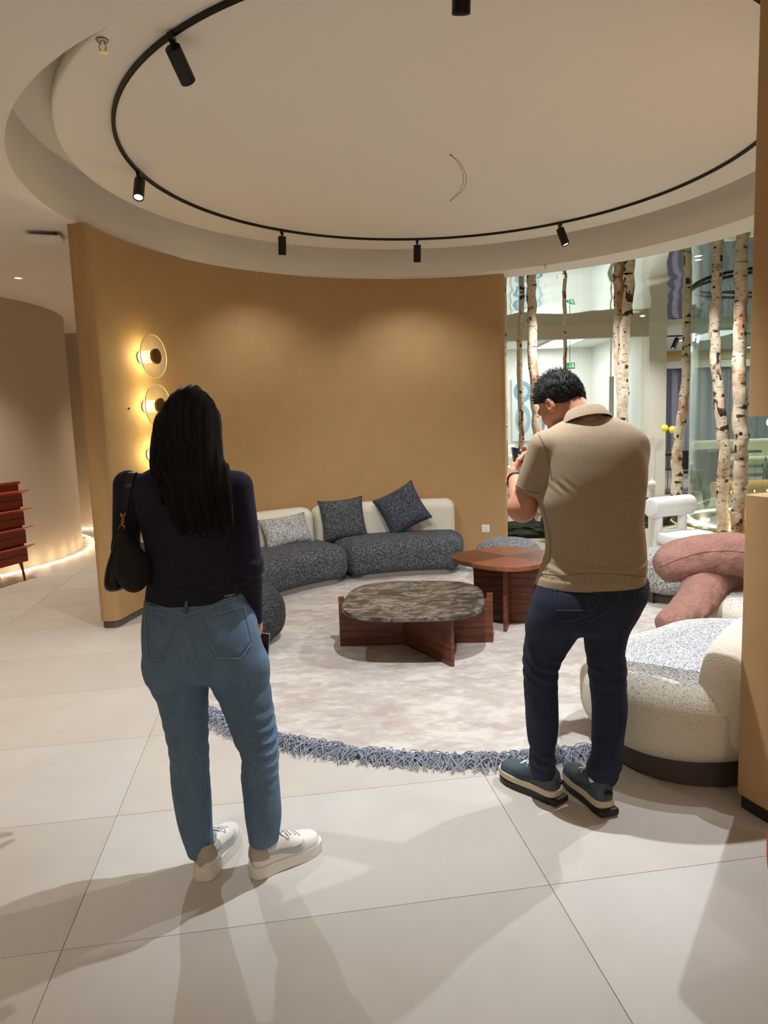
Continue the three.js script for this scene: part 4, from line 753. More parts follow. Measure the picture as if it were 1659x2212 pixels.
M.creamFar = std({ color: 0xe2d6bb, roughness: 0.9 }); M.whiteFar = std({ color: 0xeceee9, roughness: 0.9 });
loungeSeat('armchair', 'white armchair in the far room beside the camel wall edge', 'armchair', [2.75, 0, -14.4], 0.85, 0.3, M.whiteFar);
loungeSeat('sofa', 'white sofa against the wall of the far room', 'sofa', [3.2, 0, -16.4], 2.4, 0, M.whiteFar, { back: 0.85 });
{ const c = thing('throw_cushion', 'white cushion on the far white sofa', 'cushion', [2.75, 0.72, -16.25]); c.rotation.x = -0.3; part(c, 'cover', pillowGeo(0.6, 0.5, 0.18), M.whiteFar); }
bigLeaf(2.35, -15.2, 9, 0.7, 0.11, 'tall dark leaf plant beside the far armchair', 41);
// curtains, track spots, table, chairs, cream sofa of the second room
{
  const g = (x0, x1) => { const P = [], I = [], U = [], n = 160; for (let i = 0; i <= n; i++) { const x = lerp(x0, x1, i / n), z = 0.06 * Math.sin(x * 17) + 0.03 * Math.sin(x * 41 + 1); for (const y of [0.02, 2.72]) { P.push(x, y, z); U.push(x, y); } } for (let i = 0; i < n; i++) I.push(i * 2, i * 2 + 2, i * 2 + 1, i * 2 + 2, i * 2 + 3, i * 2 + 1); const k = new THREE.BufferGeometry(); k.setAttribute('position', new THREE.Float32BufferAttribute(P, 3)); k.setAttribute('uv', new THREE.Float32BufferAttribute(U, 2)); k.setIndex(I); k.computeVertexNormals(); return k; };
  const cm = std({ color: 0x8d8b98, roughness: 0.9, side: THREE.DoubleSide });
  const t = thing('curtain', 'long lilac grey curtain closing the far room', 'curtain', [0, 0, -19.4], 0, 'grey curtains of the far room'); part(t, 'drape', g(6.0, 9.4), cm);
  const s = thing('curtain', 'second lilac grey curtain beyond the glass cylinder', 'curtain', [0, 0, -19.4], 0, 'grey curtains of the far room'); part(s, 'drape', g(9.45, 13.5), cm);
  struct('beam_gold', box(5.14, 14, 2.9, 3.14, -19.2, -19.0), std({ color: 0xc9a867, roughness: 0.6 }), 'golden beam above the curtains'); struct('trim_curtain', box(5.14, 14, 2.7, 2.9, -19.3, -19.1), M.offwhite, 'pale pelmet above the curtains');
}
{
  const tr = thing('light_track', 'straight black track on the far white ceiling', 'track', [7.6, 3.13, -15.2]); part(tr, 'rail', rbox(5, 0.03, 0.03, 0.004), M.blackMetal);
  [[6.6, 0.5, 'upright black spotlight on the far track'], [6.25, -0.9, 'tilted black spotlight on the far track by the pillar'], [8.2, 0.3, 'black spotlight on the far track by the glass cylinder']].forEach(([x, dz, l], i) => { const t = thing('track_spotlight', l, 'spotlight', [x, 3.12, -15.2], 0, 'spotlights on the far track'); const h = part(t, 'housing', spotHousing, M.blackMetal); h.position.y = -0.04; h.rotation.z = [0.2, -0.4, 0.3][i]; h.scale.setScalar(1.4); part(h, 'lens', spotLens, M.lens); part(t, 'stem', shift(cyl(0.01, 0.01, 0.05, 8), 0, -0.02, 0), M.blackMetal); });
  const db = std({ color: 0x2a2320, roughness: 0.35 });
  const t = thing('dining_table', 'dark far dining table on a broad block leg', 'table', [6.3, 0, -14.2]); part(t, 'tabletop', shift(rbox(2.0, 0.05, 1.0, 0.012), 0, 0.75, 0), db); part(t, 'block_leg', shift(rbox(0.4, 0.72, 0.5, 0.01), 0.1, 0.36, 0.1), db);
  const ch = (x, z, a, l) => { const c = thing('dining_chair', l, 'chair', [x, 0, z], a, 'dark far chairs'); part(c, 'seat', shift(rbox(0.45, 0.06, 0.45, 0.02), 0, 0.45, 0), M.black); part(c, 'backrest', (() => { const g = rbox(0.45, 0.36, 0.04, 0.02); g.rotateX(-0.15); g.translate(0, 0.68, -0.23); return g; })(), M.black); for (const [p, q] of [[1, 1], [1, -1], [-1, 1], [-1, -1]]) part(c, 'leg', between(V(p * 0.17, 0.43, q * 0.17), V(p * 0.21, 0, q * 0.21), 0.018, 0.012), M.black); };
  ch(7.75, -13.9, -1.4, 'dark far chair at the end of the table'); ch(5.75, -13.25, 2.9, 'dark far chair before the table by the pillar');
  loungeSeat('sofa', 'cream far sofa in front of the curtains', 'sofa', [9.2, 0, -17.0], 3.4, 0, M.creamFar, { back: 0.85 });
  const c = thing('throw_cushion', 'cream cushion on the far cream sofa', 'cushion', [9.45, 0.72, -16.85]); c.rotation.x = -0.3; part(c, 'cover', pillowGeo(0.62, 0.55, 0.2), M.creamFar);
  const y = thing('yellow_globe_lamp', 'small stand with two yellow globes by the pillar', 'lamp', at(1444, 927, -13.1)); const ym = std({ color: 0xe8d24a, roughness: 0.5, emissive: 0xe8c93a, emissiveIntensity: 0.3 });
  part(y, 'lamp_globe', new THREE.SphereGeometry(0.065, 20, 14), ym).position.set(-0.07, 0.02, 0); part(y, 'lamp_globe', new THREE.SphereGeometry(0.065, 20, 14), ym).position.set(0.07, -0.01, 0); part(y, 'crossbar', (() => { const g = cyl(0.006, 0.006, 0.14, 8); g.rotateZ(Math.PI / 2); return g; })(), M.brass); part(y, 'stem', shift(cyl(0.008, 0.008, 1.2, 10), 0, -0.6, 0), M.brass);
}
// ---------------------------------------------------------------- people
const skinTex = texture(256, 256, (u, v, r) => mix3(rgb(186, 126, 98), rgb(204, 146, 118), clamp(0.7 * fbm(u, v, 8, 8, 501) + 0.3 * r())), { size: [0.3, 0.3] });
M.skin = phys({ map: skinTex, roughness: 0.55, sheen: 0.15, sheenColor: new THREE.Color(0xffc8b0) });
M.skinPale = M.skin;
const knitBump = grey(256, 256, (u, v, r) => 0.5 + 0.25 * Math.sin(u * Math.PI * 2 * 90) * Math.abs(Math.sin(v * Math.PI * 2 * 60)) + 0.3 * (r() - 0.5), [0.2, 0.2]);
M.navyKnit = phys({ map: texture(256, 256, (u, v, r) => mix3(rgb(21, 21, 38), rgb(33, 33, 56), clamp(0.5 * tnoise(u, v, 60, 80, 511) + 0.5 * r())), { size: [0.3, 0.3] }), roughness: 0.95, sheen: 0.25, sheenColor: new THREE.Color(0x3a3a6a), sheenRoughness: 0.6, bumpMap: knitBump, bumpScale: 0.0012 });
M.tanKnit = std({ map: texture(256, 256, (u, v, r) => mix3(rgb(150, 131, 106), rgb(171, 152, 127), clamp(0.5 * tnoise(u, v, 70, 90, 521) + 0.5 * r())), { size: [0.25, 0.25] }), roughness: 0.95, bumpMap: knitBump, bumpScale: 0.0012 });
M.tanSeam = std({ color: 0x7d6a53, roughness: 0.95 });
const denimTex = (a, b, s) => texture(512, 512, (u, v, r) => mix3(rgb(...a), rgb(...b), clamp(0.35 * fbm(u, v, 7, 5, s) + 0.25 * tnoise(u, v, 220, 40, s + 3) + 0.5 * r() - 0.05)), { size: [0.32, 0.32] });
const denimBump = grey(256, 256, (u, v, r) => 0.5 + 0.3 * Math.sin((u * 70 + v * 70) * Math.PI * 2) + 0.3 * (r() - 0.5), [0.14, 0.14]);
M.denim = std({ map: denimTex([66, 92, 122], [128, 156, 184], 531), roughness: 0.9, bumpMap: denimBump, bumpScale: 0.001 });
M.denimDark = std({ map: denimTex([16, 22, 40], [42, 52, 78], 541), roughness: 0.9, bumpMap: denimBump, bumpScale: 0.001 });
M.stitch = std({ color: 0x8a9daf, roughness: 0.9 }); M.stitchDark = std({ color: 0x4a526a, roughness: 0.9 });
M.hair = phys({ color: 0x0d0908, roughness: 0.55, specularIntensity: 0.45 });
M.hairShort = std({ color: 0x16110f, roughness: 0.85 });
M.shoeWhite = std({ color: 0xeeebe4, roughness: 0.5 }); M.shoeSuede = std({ color: 0xb9aea2, roughness: 0.95 }); M.swoosh = std({ color: 0xb7c2cb, roughness: 0.6 });
M.shoeTeal = std({ color: 0x43525a, roughness: 0.75 }); M.shoeTealDark = std({ color: 0x323e44, roughness: 0.8 }); M.soleCream = std({ color: 0xd2c3a8, roughness: 0.7 }); M.soleBlack = std({ color: 0x191513, roughness: 0.5 }); M.lace = std({ color: 0xe9e7e2, roughness: 0.9 });
M.bag = std({ color: 0x100d0c, roughness: 0.38 }); M.bagSuede = std({ color: 0x15110f, roughness: 0.85 }); M.gold = std({ color: 0xd6a14e, metalness: 1, roughness: 0.25 });

const row = (z, b) => (py, xl, xr, dz = 0, bb = b) => { const p = at(xl, py, z + dz), q = at(xr, py, z + dz); return [(p.y + q.y) / 2, (p.x + q.x) / 2, z + dz, (q.x - p.x) / 2, bb]; };
const P3 = (px, py, z) => at(px, py, z).toArray();
function trace(px, py, sdf, off = 0, near = 1.5) {   // first surface point along a sight line
  const o = V(0, EYE, 0), d = at(px, py, -1).sub(o).normalize(); let t = near;
  for (let i = 0; i < 160; i++) { const p = o.clone().addScaledVector(d, t), s = sdf(p.x, p.y, p.z); if (s < 0.0006) break; t += Math.min(0.05, Math.max(0.0008, s * 0.55)); if (t > 5) return null; }
  const p = o.clone().addScaledVector(d, t), e = 0.004, n = V(sdf(p.x + e, p.y, p.z) - sdf(p.x - e, p.y, p.z), sdf(p.x, p.y + e, p.z) - sdf(p.x, p.y - e, p.z), sdf(p.x, p.y, p.z + e) - sdf(p.x, p.y, p.z - e)).normalize();
  return p.addScaledVector(n, off);
}
function seamLine(sdf, pts, r, off = 0.001, n = 24) {
  const c = new THREE.CatmullRomCurve3(pts.map(p => V(p[0], p[1], 0)), false, 'catmullrom', 0.2), o = []; for (let i = 0; i <= n; i++) { const q = c.getPoint(i / n), s = trace(q.x, q.y, sdf, off); if (s) o.push(s); }
  return o.length > 2 ? tube(o, r, o.length * 2, 5) : null;
}
function patch(sdf, poly, off = 0.003, n = 14) {   // sewn-on panel: outline in two sides (left edge list, right edge list)
  const [L, R] = poly, P = [], U = [], I = [];
  const pick = (A, t) => { const k = t * (A.length - 1), i = Math.min(A.length - 2, Math.floor(k)), f = k - i; return [lerp(A[i][0], A[i + 1][0], f), lerp(A[i][1], A[i + 1][1], f)]; };
  for (let i = 0; i <= n; i++) for (let j = 0; j <= n; j++) { const a = pick(L, i / n), b = pick(R, i / n), e = i === 0 || i === n || j === 0 || j === n ? -0.002 : off, s = trace(lerp(a[0], b[0], j / n), lerp(a[1], b[1], j / n), sdf, e) || at(a[0], a[1], -2.4); P.push(s.x, s.y, s.z); U.push(s.x, s.y); }
  for (let i = 0; i < n; i++) for (let j = 0; j < n; j++) { const a = i * (n + 1) + j; I.push(a, a + n + 1, a + 1, a + 1, a + n + 1, a + n + 2); }
  const g = new THREE.BufferGeometry(); g.setAttribute('position', new THREE.Float32BufferAttribute(P, 3)); g.setAttribute('uv', new THREE.Float32BufferAttribute(U, 2)); g.setIndex(I); g.computeVertexNormals(); return g;
}
const wrinkle = (x, y, z, cx, cy, sx, sy, f, a, tilt) => { const dx = (x - cx) / sx, dy = (y - cy) / sy, w = Math.exp(-dx * dx - dy * dy); return w < 0.02 ? 0 : a * w * Math.sin((y + tilt * (x - cx) + 0.25 * (z + 2.3)) * f); };

// head in its own frame: face towards +z
const skull = ell([0, 0.03, -0.012], [0.076, 0.094, 0.096]);
function headSdf() {
  const jaw = cone3([0, -0.035, 0.015], [0, -0.085, 0.05], 0.058, 0.03), cheek = cone3([-0.035, -0.02, 0.05], [0.035, -0.02, 0.05], 0.035, 0.035), nose = cone3([0, 0.012, 0.086], [0, -0.028, 0.104], 0.008, 0.012), lipU = cone3([-0.018, -0.056, 0.082], [0.018, -0.056, 0.082], 0.006, 0.006), brow = cone3([-0.045, 0.03, 0.072], [0.045, 0.03, 0.072], 0.012, 0.012);
  const ears = [-1, 1].map(s => ell([s * 0.079, -0.004, -0.008], [0.011, 0.033, 0.02])), lobes = [-1, 1].map(s => ell([s * 0.090, 0.0, -0.004], [0.007, 0.019, 0.011])), eyes = [-1, 1].map(s => ell([s * 0.031, 0.012, 0.088], [0.016, 0.009, 0.012])), neck = cone3([0, -0.05, -0.03], [0, -0.14, -0.045], 0.052, 0.056);
  return (x, y, z) => { let d = smin(skull(x, y, z), jaw(x, y, z), 0.04); d = smin(d, cheek(x, y, z), 0.03); d = smin(d, brow(x, y, z), 0.015); d = smin(d, nose(x, y, z), 0.014); d = smin(d, neck(x, y, z), 0.03); d = smin(d, lipU(x, y, z), 0.006); for (let i = 0; i < 2; i++) { d = smin(d, ears[i](x, y, z), 0.008); d = smax(d, -lobes[i](x, y, z), 0.006); d = smax(d, -eyes[i](x, y, z), 0.01); } return d; };
}
const headGeo = netMesh(headSdf(), [-0.1, -0.2, -0.125], [0.1, 0.135, 0.13], 0.0042);
function eyesGeo() { return merge([-1, 1].map(s => shift(new THREE.SphereGeometry(0.0115, 14, 10), s * 0.031, 0.012, 0.076))); }
// hand in its own frame: fingers +y, palm +z, thumb on +x*side
function handGeo(side, curl, thumbIn = 0.5) {
  const parts = [(x, y, z) => rboxd(x, y, z, 0.038, 0.045, 0.013, 0.012), cone3([0, -0.035, 0], [0, -0.085, 0], 0.026, 0.028)];
  [[-0.029, 0.062, 0.0078], [-0.0095, 0.07, 0.0085], [0.0105, 0.074, 0.0088], [0.030, 0.068, 0.0085]].forEach(([bx, L, r], i) => {
    let p = [bx * side, 0.04, 0.0], a = 0.1; const seg = [0.45, 0.31, 0.24]; seg.forEach((s, k) => { a += curl * [0.8, 1, 0.7][k]; const q = [p[0] + bx * side * 0.06, p[1] + Math.cos(a) * L * s * 1.15, p[2] + Math.sin(a) * L * s * 1.15]; parts.push(cone3(p, q, r * (1 - 0.07 * k), r * (0.93 - 0.07 * k))); p = q; });
  });
  let p = [0.03 * side, -0.022, 0.006]; [[0.024, 0.03, 0.012], [0.010, 0.03, 0.014 + thumbIn * 0.01], [0.0, 0.024, 0.012 + thumbIn * 0.012]].forEach((d, k) => { const q = [p[0] + d[0] * side, p[1] + d[1], p[2] + d[2]]; parts.push(cone3(p, q, 0.0125 - k * 0.0012, 0.0115 - k * 0.0014)); p = q; });
  return netMesh((x, y, z) => { let d = 9; parts.forEach((f, i) => { const q = f(x, y, z); d = i < 2 ? smin(d, q, 0.02) : smin(d, q, 0.006); }); return d; }, [-0.09, -0.12, -0.04], [0.09, 0.15, 0.11], 0.0032);
}
const placed = (g, m) => { const k = g.clone(); k.applyMatrix4(m); return k; };
const frame = (p, yDir, zDir) => { const y = yDir.clone().normalize(), z = zDir.clone().addScaledVector(y, -zDir.dot(y)).normalize(), x = y.clone().cross(z); return new THREE.Matrix4().makeBasis(x, y, z).setPosition(p); };

// low sneaker: heel at origin, toe along +z
function shoeSole(L, hw, h, y0 = 0, flare = 0) {
  const s = new THREE.Shape(), w = hw; s.moveTo(0, 0.0); s.bezierCurveTo(w * 0.75, 0, w * 0.85, 0.02, w * 0.8, 0.07); s.bezierCurveTo(w * 0.74, 0.12, w * 1.02, L * 0.56, w * 1.04, L * 0.68); s.bezierCurveTo(w * 1.06, L * 0.88, w * 0.55, L, -w * 0.05, L); s.bezierCurveTo(-w * 0.65, L, -w * 0.96, L * 0.86, -w * 0.96, L * 0.7); s.bezierCurveTo(-w * 0.96, L * 0.55, -w * 0.72, 0.12, -w * 0.78, 0.07); s.bezierCurveTo(-w * 0.85, 0.02, -w * 0.75, 0, 0, 0);
  const g = new THREE.ExtrudeGeometry(s, { depth: h - 0.008, bevelEnabled: true, bevelSize: 0.003 + flare, bevelThickness: 0.004, bevelSegments: 3, curveSegments: 20 }); g.rotateX(Math.PI / 2); g.scale(1, 1, 1); g.translate(0, y0 + h - 0.004, 0); return g;
}
function shoeUpper(L, hw, y0) {
  const rows = [[0.004, 0, y0 + 0.03, hw * 0.42, 0.036], [0.02, 0, y0 + 0.034, hw * 0.68, 0.05], [0.05, 0, y0 + 0.034, hw * 0.78, 0.052], [0.085, 0, y0 + 0.032, hw * 0.78, 0.05], [0.12, 0, y0 + 0.032, hw * 0.84, 0.052], [0.155, 0, y0 + 0.024, hw * 0.94, 0.048], [0.195, 0, y0 + 0.014, hw * 0.98, 0.04], [L - 0.035, 0, y0 + 0.008, hw * 0.86, 0.034], [L - 0.01, 0, y0 + 0.006, hw * 0.5, 0.026], [L - 0.003, 0, y0 + 0.006, hw * 0.3, 0.02]];
  const f = loft(rows.map(r => [r[0], r[1], r[2], r[3], r[4]]), { capTop: 0.02, capBot: 0.012, pow: 2.4 }), hole = ell([0, y0 + 0.098, 0.062], [hw * 0.6, 0.05, 0.05]);
  const body = (x, y, z) => smax(f(x, z, y), -hole(x, y, z), 0.008);
  return [(x, y, z) => smax(body(x, y, z), y0 - y, 0.004), L];
}
function sideX(f, s, y, z) { let x = 0.09; for (let i = 0; i < 80; i++) { const d = f(s * x, y, z); if (d < 0.0005) break; x -= Math.max(0.0006, d * 0.5); if (x < 0) return null; } return s * x; }
function swooshGeo(f, s, z0, z1, y0, y1, w) {   // curved tick mark: thick near the toe, thin tail rising to the heel
  const n = 26, P = [], I = []; for (let i = 0; i <= n; i++) { const t = i / n, z = lerp(z1, z0, t), yy = lerp(y0, y1, Math.pow(t, 1.2)) - 0.012 * Math.sin(Math.PI * Math.min(1, t * 1.6)) * (1 - t), h = w * Math.pow(1 - t, 0.8) * Math.min(1, t * 5 + 0.25) + 0.001; for (const q of [-1, 1]) { const y = yy + q * h + (t < 0.12 ? (0.12 - t) * 0.1 : 0), x = sideX(f, s, y, z) ?? s * 0.03; P.push(x + s * 0.0015, y, z); } }
  for (let i = 0; i < n; i++) { const a = i * 2; if (s > 0) I.push(a, a + 1, a + 2, a + 1, a + 3, a + 2); else I.push(a, a + 2, a + 1, a + 1, a + 2, a + 3); }
  const g = new THREE.BufferGeometry(); g.setAttribute('position', new THREE.Float32BufferAttribute(P, 3)); g.setAttribute('uv', new THREE.Float32BufferAttribute(new Float32Array(P.length / 3 * 2), 2)); g.setIndex(I); g.computeVertexNormals(); return g;
}
function lacesGeo(f, y0) { const g = []; for (let k = 0; k < 5; k++) { const z = 0.118 + k * 0.017, o = []; for (let i = 0; i <= 6; i++) { const x = lerp(-0.022, 0.022, i / 6); let y = y0 + 0.14; for (let q = 0; q < 80; q++) { const d = f(x, y, z + (k % 2 ? 0.004 : -0.004) * (i / 6)); if (d < 0.0005) break; y -= Math.max(0.0006, d * 0.5); } o.push(V(x, y + 0.0032, z + (k % 2 ? 0.004 : -0.004) * (i / 6))); } g.push(tube(o, 0.0026, 10, 5)); } for (const s of [-1, 1]) g.push(tube([[0, y0 + 0.082, 0.118], [s * 0.02, y0 + 0.094, 0.125], [s * 0.034, y0 + 0.075, 0.135], [s * 0.03, y0 + 0.05, 0.13]], 0.0024, 14, 5)); return merge(g); }

// ================= woman
{
  const Z = -2.36, t = thing('person', 'person with long dark hair in navy sweater and blue jeans, seen from behind', 'person');
  const R = row(Z, 0.12);
  const pelvis = loft([R(1272, 319, 524, 0, 0.112), R(1300, 314, 533, 0, 0.12), R(1337, 309, 551, 0.005, 0.138), R(1383, 310, 562, 0.012, 0.145), R(1414, 312, 570, 0.012, 0.14), R(1444, 316, 577, 0.006, 0.125), R(1466, 320, 581, 0, 0.105)], { capBot: 0.05, capTop: 0.02, pow: 2.2 });
  const lz = 0.03, legL = loft([R(1418, 314, 446, 0, 0.11), R(1475, 325, 449, 0, 0.1), R(1506, 341, 449, 0, 0.094), R(1552, 352, 449, 0, 0.088), R(1592, 361, 449, 0, 0.08), R(1629, 367, 450, 0.005, 0.075), R(1675, 369, 452, 0.01, 0.072), R(1721, 375, 456, 0.01, 0.07), R(1783, 388, 458, 0.01, 0.066), R(1838, 406, 461, 0.01, 0.062)], { capTop: 0.04, capBot: 0.006 });
  const legR = loft([R(1418, 444, 571, 0, 0.11), R(1475, 457, 582, 0, 0.1), R(1515, 477, 588, 0, 0.095), R(1561, 495, 593, 0, 0.09), R(1595, 507, 597, 0, 0.082), R(1629, 522, 600, 0.002, 0.076), R(1675, 521, 602, 0.006, 0.073), R(1721, 526, 605, 0.01, 0.072), R(1767, 531, 607, 0.015, 0.07), R(1814, 538, 602, 0.015, 0.064)], { capTop: 0.04, capBot: 0.006 });
  const kneeL = at(410, 1600, Z), kneeR = at(560, 1600, Z), thR = at(525, 1490, Z), thL = at(385, 1480, Z);
  const jeans = (x, y, z) => { let d = smin(legL(x, y, z), legR(x, y, z), 0.012); d = smin(d, pelvis(x, y, z), 0.035); d += wrinkle(x, y, z, kneeR.x + 0.03, kneeR.y, 0.09, 0.1, 150, 0.0075, 0.55) + wrinkle(x, y, z, kneeL.x, kneeL.y + 0.02, 0.09, 0.13, 120, 0.0028, -0.3) + wrinkle(x, y, z, thR.x, thR.y, 0.1, 0.06, 110, 0.003, 0.5) + wrinkle(x, y, z, thL.x, thL.y, 0.1, 0.05, 120, 0.0032, -0.15) + 0.003 * (vnoise(x * 22, y * 14, z * 22) - 0.5); return d; };
  const jeansMesh = part(t, 'jeans', netMesh(jeans, [-1.0, 0.06, -2.58], [-0.28, 1.04, -2.14], 0.0085), M.denim, 'mid blue straight jeans');
  part(jeansMesh, 'back_pocket', patch(jeans, [[[314, 1318], [322, 1428]], [[377, 1340], [352, 1423]]]), M.denim); part(jeansMesh, 'back_pocket', patch(jeans, [[[431, 1340], [452, 1384], [471, 1421]], [[525, 1312], [544, 1386], [519, 1422]]]), M.denim);
  const st = [];
  for (const l of [[[314, 1319], [345, 1327], [377, 1340]], [[377, 1340], [365, 1382], [352, 1423]], [[352, 1423], [322, 1428]], [[314, 1320], [317, 1380], [322, 1428]], [[431, 1340], [478, 1325], [525, 1312]], [[431, 1340], [450, 1382], [471, 1421]], [[471, 1421], [519, 1422]], [[519, 1422], [544, 1386]], [[525, 1312], [536, 1350], [544, 1386]], [[320, 1301], [362, 1314], [403, 1330]], [[403, 1330], [460, 1311], [521, 1290]], [[403, 1331], [406, 1383], [416, 1416], [433, 1441]], [[407, 1331], [410, 1383], [420, 1415]]]) { const g = seamLine(jeans, l, 0.0014, 0.0035); if (g) st.push(g); }
  part(jeansMesh, 'stitching', merge(st), M.stitch); part(jeansMesh, 'belt_loop', seamLine(jeans, [[405, 1290], [403, 1306], [401, 1322]], 0.006, 0.003), M.denim);
  part(jeansMesh, 'waist_tag', patch(jeans, [[[474, 1288], [474, 1292]], [[516, 1280], [516, 1284]]], 0.004, 4), M.white);
  // torso and sleeves
  const torso = loft([R(1293, 316, 524, 0, 0.122), R(1262, 318, 526, 0, 0.12), R(1222, 322, 516, 0, 0.11), R(1180, 316, 514, 0, 0.11), R(1130, 306, 516, 0, 0.116), R(1090, 296, 520, 0, 0.118), R(1060, 288, 520, 0.002, 0.112), R(1040, 288, 516, 0.004, 0.102), R(1028, 294, 508, 0.004, 0.09), R(1015, 314, 490, 0.004, 0.078), R(1002, 340, 468, 0.002, 0.068), R(986, 362, 448, 0, 0.056)], { capTop: 0.03, capBot: 0.008, pow: 2.15 });
  const armL = [[P3(278, 1048, Z), P3(272, 1185, Z - 0.03), 0.05, 0.044], [P3(272, 1185, Z - 0.03), P3(298, 1190, Z - 0.22), 0.044, 0.034]];
  const armR = [[P3(512, 1052, Z), P3(537, 1222, Z + 0.01), 0.054, 0.045], [P3(537, 1222, Z + 0.01), P3(549, 1336, Z - 0.07), 0.045, 0.031]];
  const arm = (A, g = 0) => { const c = A.map(a => cone3(a[0], a[1], a[2] + g, a[3] + g)); return (x, y, z) => smin(c[0](x, y, z), c[1](x, y, z), 0.02); };
  const aL = arm(armL), aR = arm(armR), el = at(548, 1232, Z), cuff = at(550, 1338, Z - 0.07);
  const sweater = (x, y, z) => { let d = smin(torso(x, y, z), aR(x, y, z), 0.018); d = smin(d, aL(x, y, z), 0.02); d += wrinkle(x, y, z, el.x, el.y, 0.07, 0.05, 170, 0.004, 0.3) + wrinkle(x, y, z, -0.62, 1.06, 0.2, 0.05, 90, 0.003, 0.15) + 0.004 * (vnoise(x * 12, y * 9, z * 12) - 0.5); return d; };
  const sw = part(t, 'sweater', netMesh(sweater, [-0.98, 0.86, -2.66], [-0.3, 1.5, -2.18], 0.0085), M.navyKnit, 'navy knitted long sleeved sweater');
  // body
  const bodyF = (x, y, z) => { let d = Math.max(jeans(x, y, z) + 0.014, y - 1.03); d = smin(d, torso(x, y, z) + 0.014, 0.02); d = smin(d, aR(x, y, z) + 0.01, 0.02); d = smin(d, aL(x, y, z) + 0.01, 0.02); d = smin(d, ankL(x, y, z), 0.02); d = smin(d, ankR(x, y, z), 0.02); return smin(d, neck(x, y, z), 0.03); };
  const ankL = cone3(P3(434, 1800, Z + 0.01), P3(446, 1868, Z + 0.01), 0.038, 0.029), ankR = cone3(P3(570, 1780, Z + 0.02), P3(569, 1850, Z + 0.03), 0.042, 0.032), hc = at(410, 926, Z - 0.012), neck = cone3([hc.x, hc.y - 0.07, hc.z + 0.025], [hc.x, hc.y - 0.2, hc.z + 0.01], 0.05, 0.062);
  const headM = new THREE.Matrix4().makeRotationY(Math.PI + 0.12).setPosition(hc);
  const hand = handGeo(-1, 0.55), wr = V(...armR[1][1]), fd = V(...armR[1][1]).sub(V(...armR[1][0])).normalize();
  const handR = placed(hand, frame(wr.clone().addScaledVector(fd, 0.075), fd, V(-1, 0.1, 0.35))), wl = V(...armL[1][1]), fl = wl.clone().sub(V(...armL[1][0])).normalize(), handL = placed(handGeo(1, 0.5), frame(wl.clone().addScaledVector(fl, 0.075), fl, V(1, 0, 0)));
  part(t, 'body', merge([netMesh(bodyF, [-1.0, 0.03, -2.66], [-0.28, 1.6, -2.14], 0.012), placed(headGeo, headM), handR, handL]), M.skin);
  part(t, 'eye', placed(eyesGeo(), headM), std({ color: 0xe8e4de, roughness: 0.2 }));
  // hair: full volume with separate strands laid on it
  const hr = [R(830, 398, 424, 0.01, 0.03), R(845, 382, 438, 0.012, 0.075), R(858, 367, 453, 0.02, 0.085), R(884, 350, 468, 0.02, 0.108), R(914, 336, 474, 0.022, 0.118), R(951, 330, 476, 0.035, 0.112), R(985, 325, 481, 0.06, 0.085), R(1012, 327, 491, 0.085, 0.055), R(1050, 336, 500, 0.115, 0.032), R(1100, 362, 500, 0.118, 0.024), R(1135, 378, 498, 0.118, 0.018), R(1165, 398, 486, 0.116, 0.010)];
  const hv = loft(hr, { capTop: 0.02, capBot: 0.03, pow: 2.1 }), hairF = (x, y, z) => hv(x, y, z) + 0.0022 * Math.sin(x * 260 + 2.5 * Math.sin(y * 9)) + 0.0018 * Math.sin(x * 117 + y * 6 + z * 40);
  const strands = [], sr = mulberry(4242);
  for (let i = 0; i < 420; i++) {
    const u = sr() * 1.96 - 0.98, y1 = 838 + sr() * 30, y2 = 1010 + sr() * 165, o = [];
    for (let k = 0; k <= 14; k++) { const py = lerp(y1 + 5, y2, k / 14), wob = (sr() - 0.5) * 1.5 + 4 * Math.sin(k * 0.4 + i) * (k / 14); const prof = [[838, 405, 418], [848, 380, 442], [858, 367, 453], [884, 350, 468], [914, 336, 474], [951, 330, 476], [985, 323, 481], [1012, 317, 494], [1050, 336, 500], [1100, 362, 500], [1140, 384, 496], [1180, 402, 478]]; let j = 0; while (j < prof.length - 2 && prof[j + 1][0] < py) j++; const f = (py - prof[j][0]) / (prof[j + 1][0] - prof[j][0]), xl = lerp(prof[j][1], prof[j + 1][1], f), xr = lerp(prof[j][2], prof[j + 1][2], f); const s = trace(lerp(xl, xr, (u + 1) / 2) + wob * 0.5, py, hairF, 0.0008, 1.8); if (s && s.z < -1.9) o.push(s); }
    if (o.length > 6) strands.push(tube(o, 0.0014 + sr() * 0.001, 22, 4));
  }
  part(t, 'hair', merge([netMesh(hairF, [-0.9, 1.15, -2.52], [-0.38, 1.72, -2.16], 0.0075), ...strands]), M.hair, 'long straight dark brown hair');
